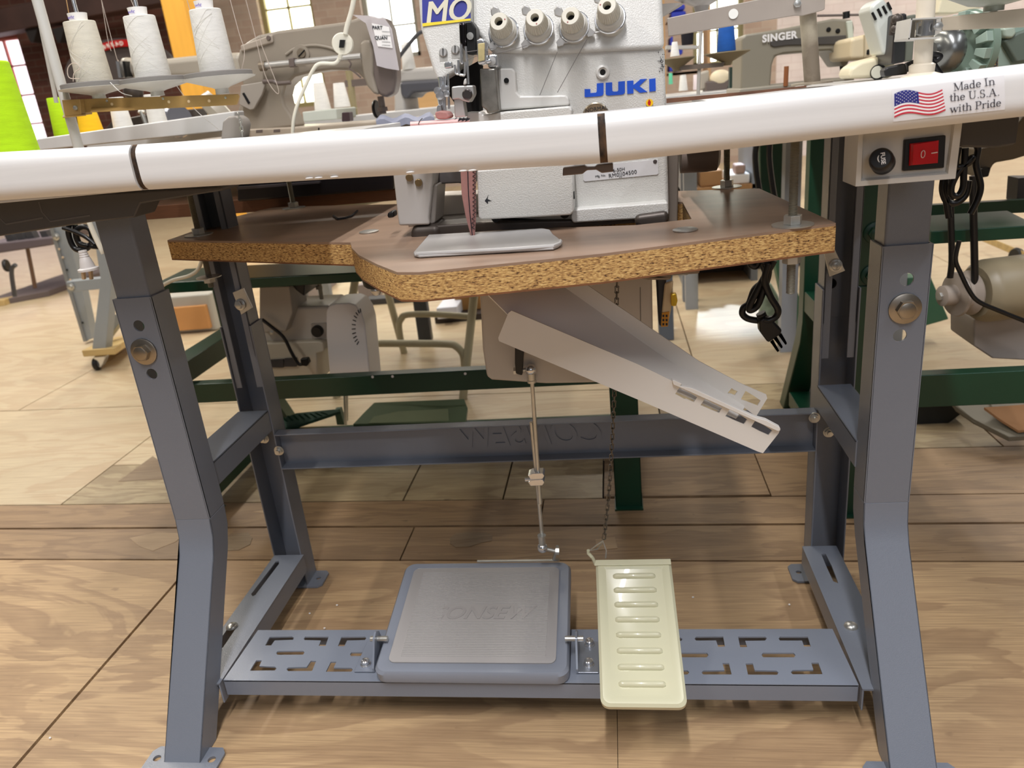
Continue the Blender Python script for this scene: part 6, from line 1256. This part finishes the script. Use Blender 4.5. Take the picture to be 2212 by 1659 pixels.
for q in ((128, 538), (136, 556), (145, 583), (152, 604), (179, 697)): ob('leg_hole', MB().lathe(P(*q, YK + .409), (0, -1, 0), [(0, 0), (.005, 0), (.005, .002), (0, .002)], 12), HOLE if q[1] % 2 else mat('pale hole', (214, 190, 160), .6), ct)
dly = ob('dolly_board', MB().prism([P(176, 757, YK - .03), P(246, 752, YK - .03), P(300, 716, YK + .35), P(222, 735, YK + .35)], (0, 0, -.028)), PINE, ct, .003)
cst = ob('caster_fork', slab([(201, 771), (228, 769), (222, 786), (216, 795), (206, 786)], YK - .01, .03), CHROME, ct, .003); cw2 = P(209, 786, YK); ob('caster_wheel', MB().lathe((cw2.x - .012, cw2.y, .0265), (1, .2, 0), [(0, 0), (.022, 0), (.026, .004), (.026, .018), (.022, .022), (0, .022)], 24), BLACKP, cst)
bx_ = T('floor_box', 'grey crate with orange-brown board front between the left legs', 'crate', G(420, 722, 0))
ob('crate', MB().prism([G(368, 722, 0), G(470, 714, 0), G(470, 714, 0) + V((0, .35, 0)), G(368, 722, 0) + V((0, .35, 0))], (0, 0, .18)), mat('pale grey crate', (176, 174, 166), .6), bx_, .01)
ob('crate_panel', MB().prism([p + V((0, -.03, .02)) for p in (G(373, 721, 0), G(462, 714, 0))] + [p + V((0, -.03, .13)) for p in (G(462, 714, 0), G(373, 721, 0))], (0, .03, 0)), mat('orange brown board', (206, 150, 92), .6, 0, .08, 8), bx_)
# ------------------------------------------------------------------ tube-framed stool
sl_ = T('stool', 'pale beige tubular steel stool frame behind the green crossbar', 'stool', G(860, 820, 0)); TB_ = mat('pale beige tube paint', (178, 172, 146), .35)
f1, f2, f3 = G(727, 858, 0), G(1000, 862, 0), G(873, 762, 0); f4 = f1 + (f3 - f2)
cen = (f1 + f2 + f3 + f4) / 4
tops = [P(768, 600, f1.y + .1), P(1028, 600, f2.y + .06), P(829, 600, f3.y - .06)]; tops.append(tops[0] + (tops[2] - tops[1]))
for f, t in zip((f1, f2, f3, f4), tops): ob('leg', MB().cyl(f, t + (t - f) * .12, .0135, n=14), TB_, sl_)
L_ = lambda f, t, k: f.lerp(t, k)
ob('cross_rail', MB().tube(cpath([(784, 742), (860, 742), (960, 743), (985, 748), (1000, 766), (1004, 790)], f2.y + .03), .0125, 10), TB_, sl_)
ob('cross_rail', MB().tube(cpath([(868, 748), (862, 705), (866, 690), (880, 680), (940, 679), (1020, 684)], f3.y - .05), .0125, 10), TB_, sl_)
ob('seat', MB().lathe((cen.x, cen.y, .62), (0, 0, 1), [(0, 0), (.17, 0), (.175, .01), (.175, .03), (.16, .035), (0, .035)], 32), TB_, sl_)
# ------------------------------------------------------------------ scattered things further back on the floor
def legpost(label, px, w, h, m, name='table_leg'):
    b = G(*px, 0); o = ob(name, MB().box(b.x - w / 2, b.x + w / 2, b.y, b.y + w * .7, 0, h), m, None, .004); tag(o, label, 'leg'); return o
legpost('dark grey steel leg standing behind the beige stool', (918, 738), .055, .82, mat('dark blue grey steel', (58, 60, 64), .4))
legpost('blue grey steel leg behind the beige motor box', (1440, 736), .055, .82, mat('blue grey leg', (84, 92, 104), .45))
legpost('short grey steel leg seen under the rubber mount', (1492, 652), .065, .8, mat('mid grey leg', (120, 126, 134), .45))
legpost('pale grey steel leg behind the servo motor', (706, 668), .06, .82, LG2)
def crate(label, px0, px1, h, d, m, cat='box', name='carton', z=0):
    a, b = G(*px0, z), G(*px1, z); o = ob(name, MB().prism([a, b, b + V((0, d, 0)), a + V((0, d, 0))], (0, 0, h)), m, None, .004); tag(o, label, cat); return o
YS5 = 3.6; q0, q1 = P(1470, 410, YS5), P(1640, 396, YS5)
ss = T('storage_shelf', 'low shelf unit seen between the rods behind the particle board', 'shelf', ((q0.x + q1.x) / 2, YS5 + .2, 0))
ob('shelf', MB().box(q0.x, q1.x, YS5, YS5 + .4, q0.z - .02, q0.z), CARD, ss); ob('shelf', MB().box(q0.x, q1.x, YS5, YS5 + .4, .1, .12), CARD, ss)
for x in (q0.x, q1.x - .03): ob('upright', MB().box(x, x + .03, YS5, YS5 + .4, 0, q0.z + .25), mat('mid grey leg', (120, 126, 134), .45), ss)
def onshelf(name, label, cat, a, b, h, m, d=.25, zz=None):
    x0, x1 = P(a, 400, YS5).x, P(b, 400, YS5).x; z = q0.z if zz is None else zz
    o = ob(name, MB().box(x0, x1, YS5 + .02, YS5 + .02 + d, z, z + h), m, None, .008); tag(o, label, cat); return o
onshelf('carton', 'brown carton on the low shelf left of the rear board rod', 'box', 1514, 1562, .07, CARD)
onshelf('paper_stack', 'white stack of papers on the low shelf right of the rear board rod', 'papers', 1578, 1622, .045, PAPER)
onshelf('parts_tub', 'pale blue tub resting on the brown carton on the low shelf', 'tub', 1512, 1535, .035, mat('pale blue tub', (190, 205, 250), .5), .2, q0.z + .07)
onshelf('parts_block', 'mauve lump lying on the papers on the low shelf', 'block', 1590, 1612, .04, mat('mauve block', (176, 150, 140), .6), .1, q0.z + .045)
crate('dark pallet edge behind the blue-lit patch of floor', (1380, 600), (1760, 572), .08, .7, mat('dark pallet wood', (70, 62, 60), .6), 'pallet', 'pallet')
crate('black and tan low shelf standing behind the beige stool', (940, 700), (1042, 690), .03, .5, mat('dark shelf board', (46, 36, 34), .5), 'shelf', 'low_shelf')
crate('brown carton on the low dark shelf behind the stool', (985, 672), (1040, 668), .09, .3, mat('ochre carton', (150, 110, 60), .7), 'box', 'carton', .03)
crate('crumpled white plastic on the low dark shelf', (945, 690), (990, 686), .05, .2, mat('white plastic film', (216, 220, 232), .3), 'wrap', 'plastic_wrap', .03)
crate('grey machine base lying on floor behind the servo motor', (640, 664), (690, 640), .07, .3, mat('mauve grey casting', (150, 140, 138), .5), 'casting', 'metal_casting')
crate('grey machine base lying behind the stool leg', (775, 645), (820, 640), .07, .5, mat('mauve grey casting', (0, 0, 0)), 'casting', 'metal_casting')
crate('long dark floor rail behind the stool', (790, 660), (900, 652), .03, .08, DARKST, 'rail', 'floor_rail')
crate('dark ramp edge lying on the floor at far left', (-60, 672), (108, 640), .035, .9, mat('dark ramp board', (96, 84, 82), .6), 'board', 'ramp_board')
crate('tan timber end at the left of the dark ramp board', (-60, 672), (12, 660), .036, .1, PINE, 'board', 'timber_end')
wd = T('work_cart', 'distant wheeled cart with angled braces at far left', 'cart', G(20, 590, 0))
ob('cart_deck', slab([(-60, 532), (112, 512), (112, 530), (-60, 556)], 4.3, .5), mat('mauve cart paint', (96, 86, 92), .5), wd, .01)
for a in (5, 30, 52, 84): ob('cart_brace', slab([(a, 500), (a + 14, 498), (a + 30, 528), (a + 14, 530)], 4.35, .05), DARKST, wd)
ob('caster_wheel', MB().lathe(P(10, 574, 4.3), (1, .3, 0), [(0, 0), (.035, 0), (.04, .01), (.035, .02), (0, .02)], 20), BLACKP, wd)
pt = ob('pole_stand', MB().tube(cpath([(50, 490), (64, 560), (76, 622)], 4.4), .012, 8), mat('brown pole', (110, 84, 66), .5)); tag(pt, 'thin brown pole standing left of the pale grey frame', 'pole')
hk = ob('floor_hook', MB().tube(cpath([(32, 640), (26, 600), (26, 580), (34, 572)], 3.9), .012, 8), DARKST); tag(hk, 'bent dark metal hook rising from the floor at far left', 'hook')
pn = crate('pine board and dark wheel on the floor at far right', (2140, 528), (2212, 560), .03, .2, PINE, 'board', 'dolly_board', .08)
wl_ = ob('caster_wheel', MB().lathe(P(2190, 556, 3.4), (1, .2, 0), [(0, 0), (.035, 0), (.04, .012), (.035, .024), (0, .024)], 20), BLACKP); tag(wl_, 'dark caster wheel under the pine board at far right', 'wheel')
lt_ = MB().tube([G(a, b, ZT + .002) for a, b in ((720, 466), (730, 473), (745, 471), (760, 466), (772, 455))], .0018, 6); o_ = ob('thread_scrap', lt_, INK); tag(o_, 'dark thread scrap lying on the brown board left of the machine', 'thread')
# rod-side rag and dust on the floor
for k, (a, b) in enumerate(((728, 1307), (669, 1325), (701, 1357), (1519, 1387), (1497, 1290), (1705, 1306), (108, 1594))):
    c = G(a, b, .0022); o = ob('lint_crumb', MB().sphere(c, .0022, 4, (1, .8, .7)), PAPER); tag(o, 'pale lint crumb lying on the plywood floor', 'crumb', 'lint crumbs on the plywood')
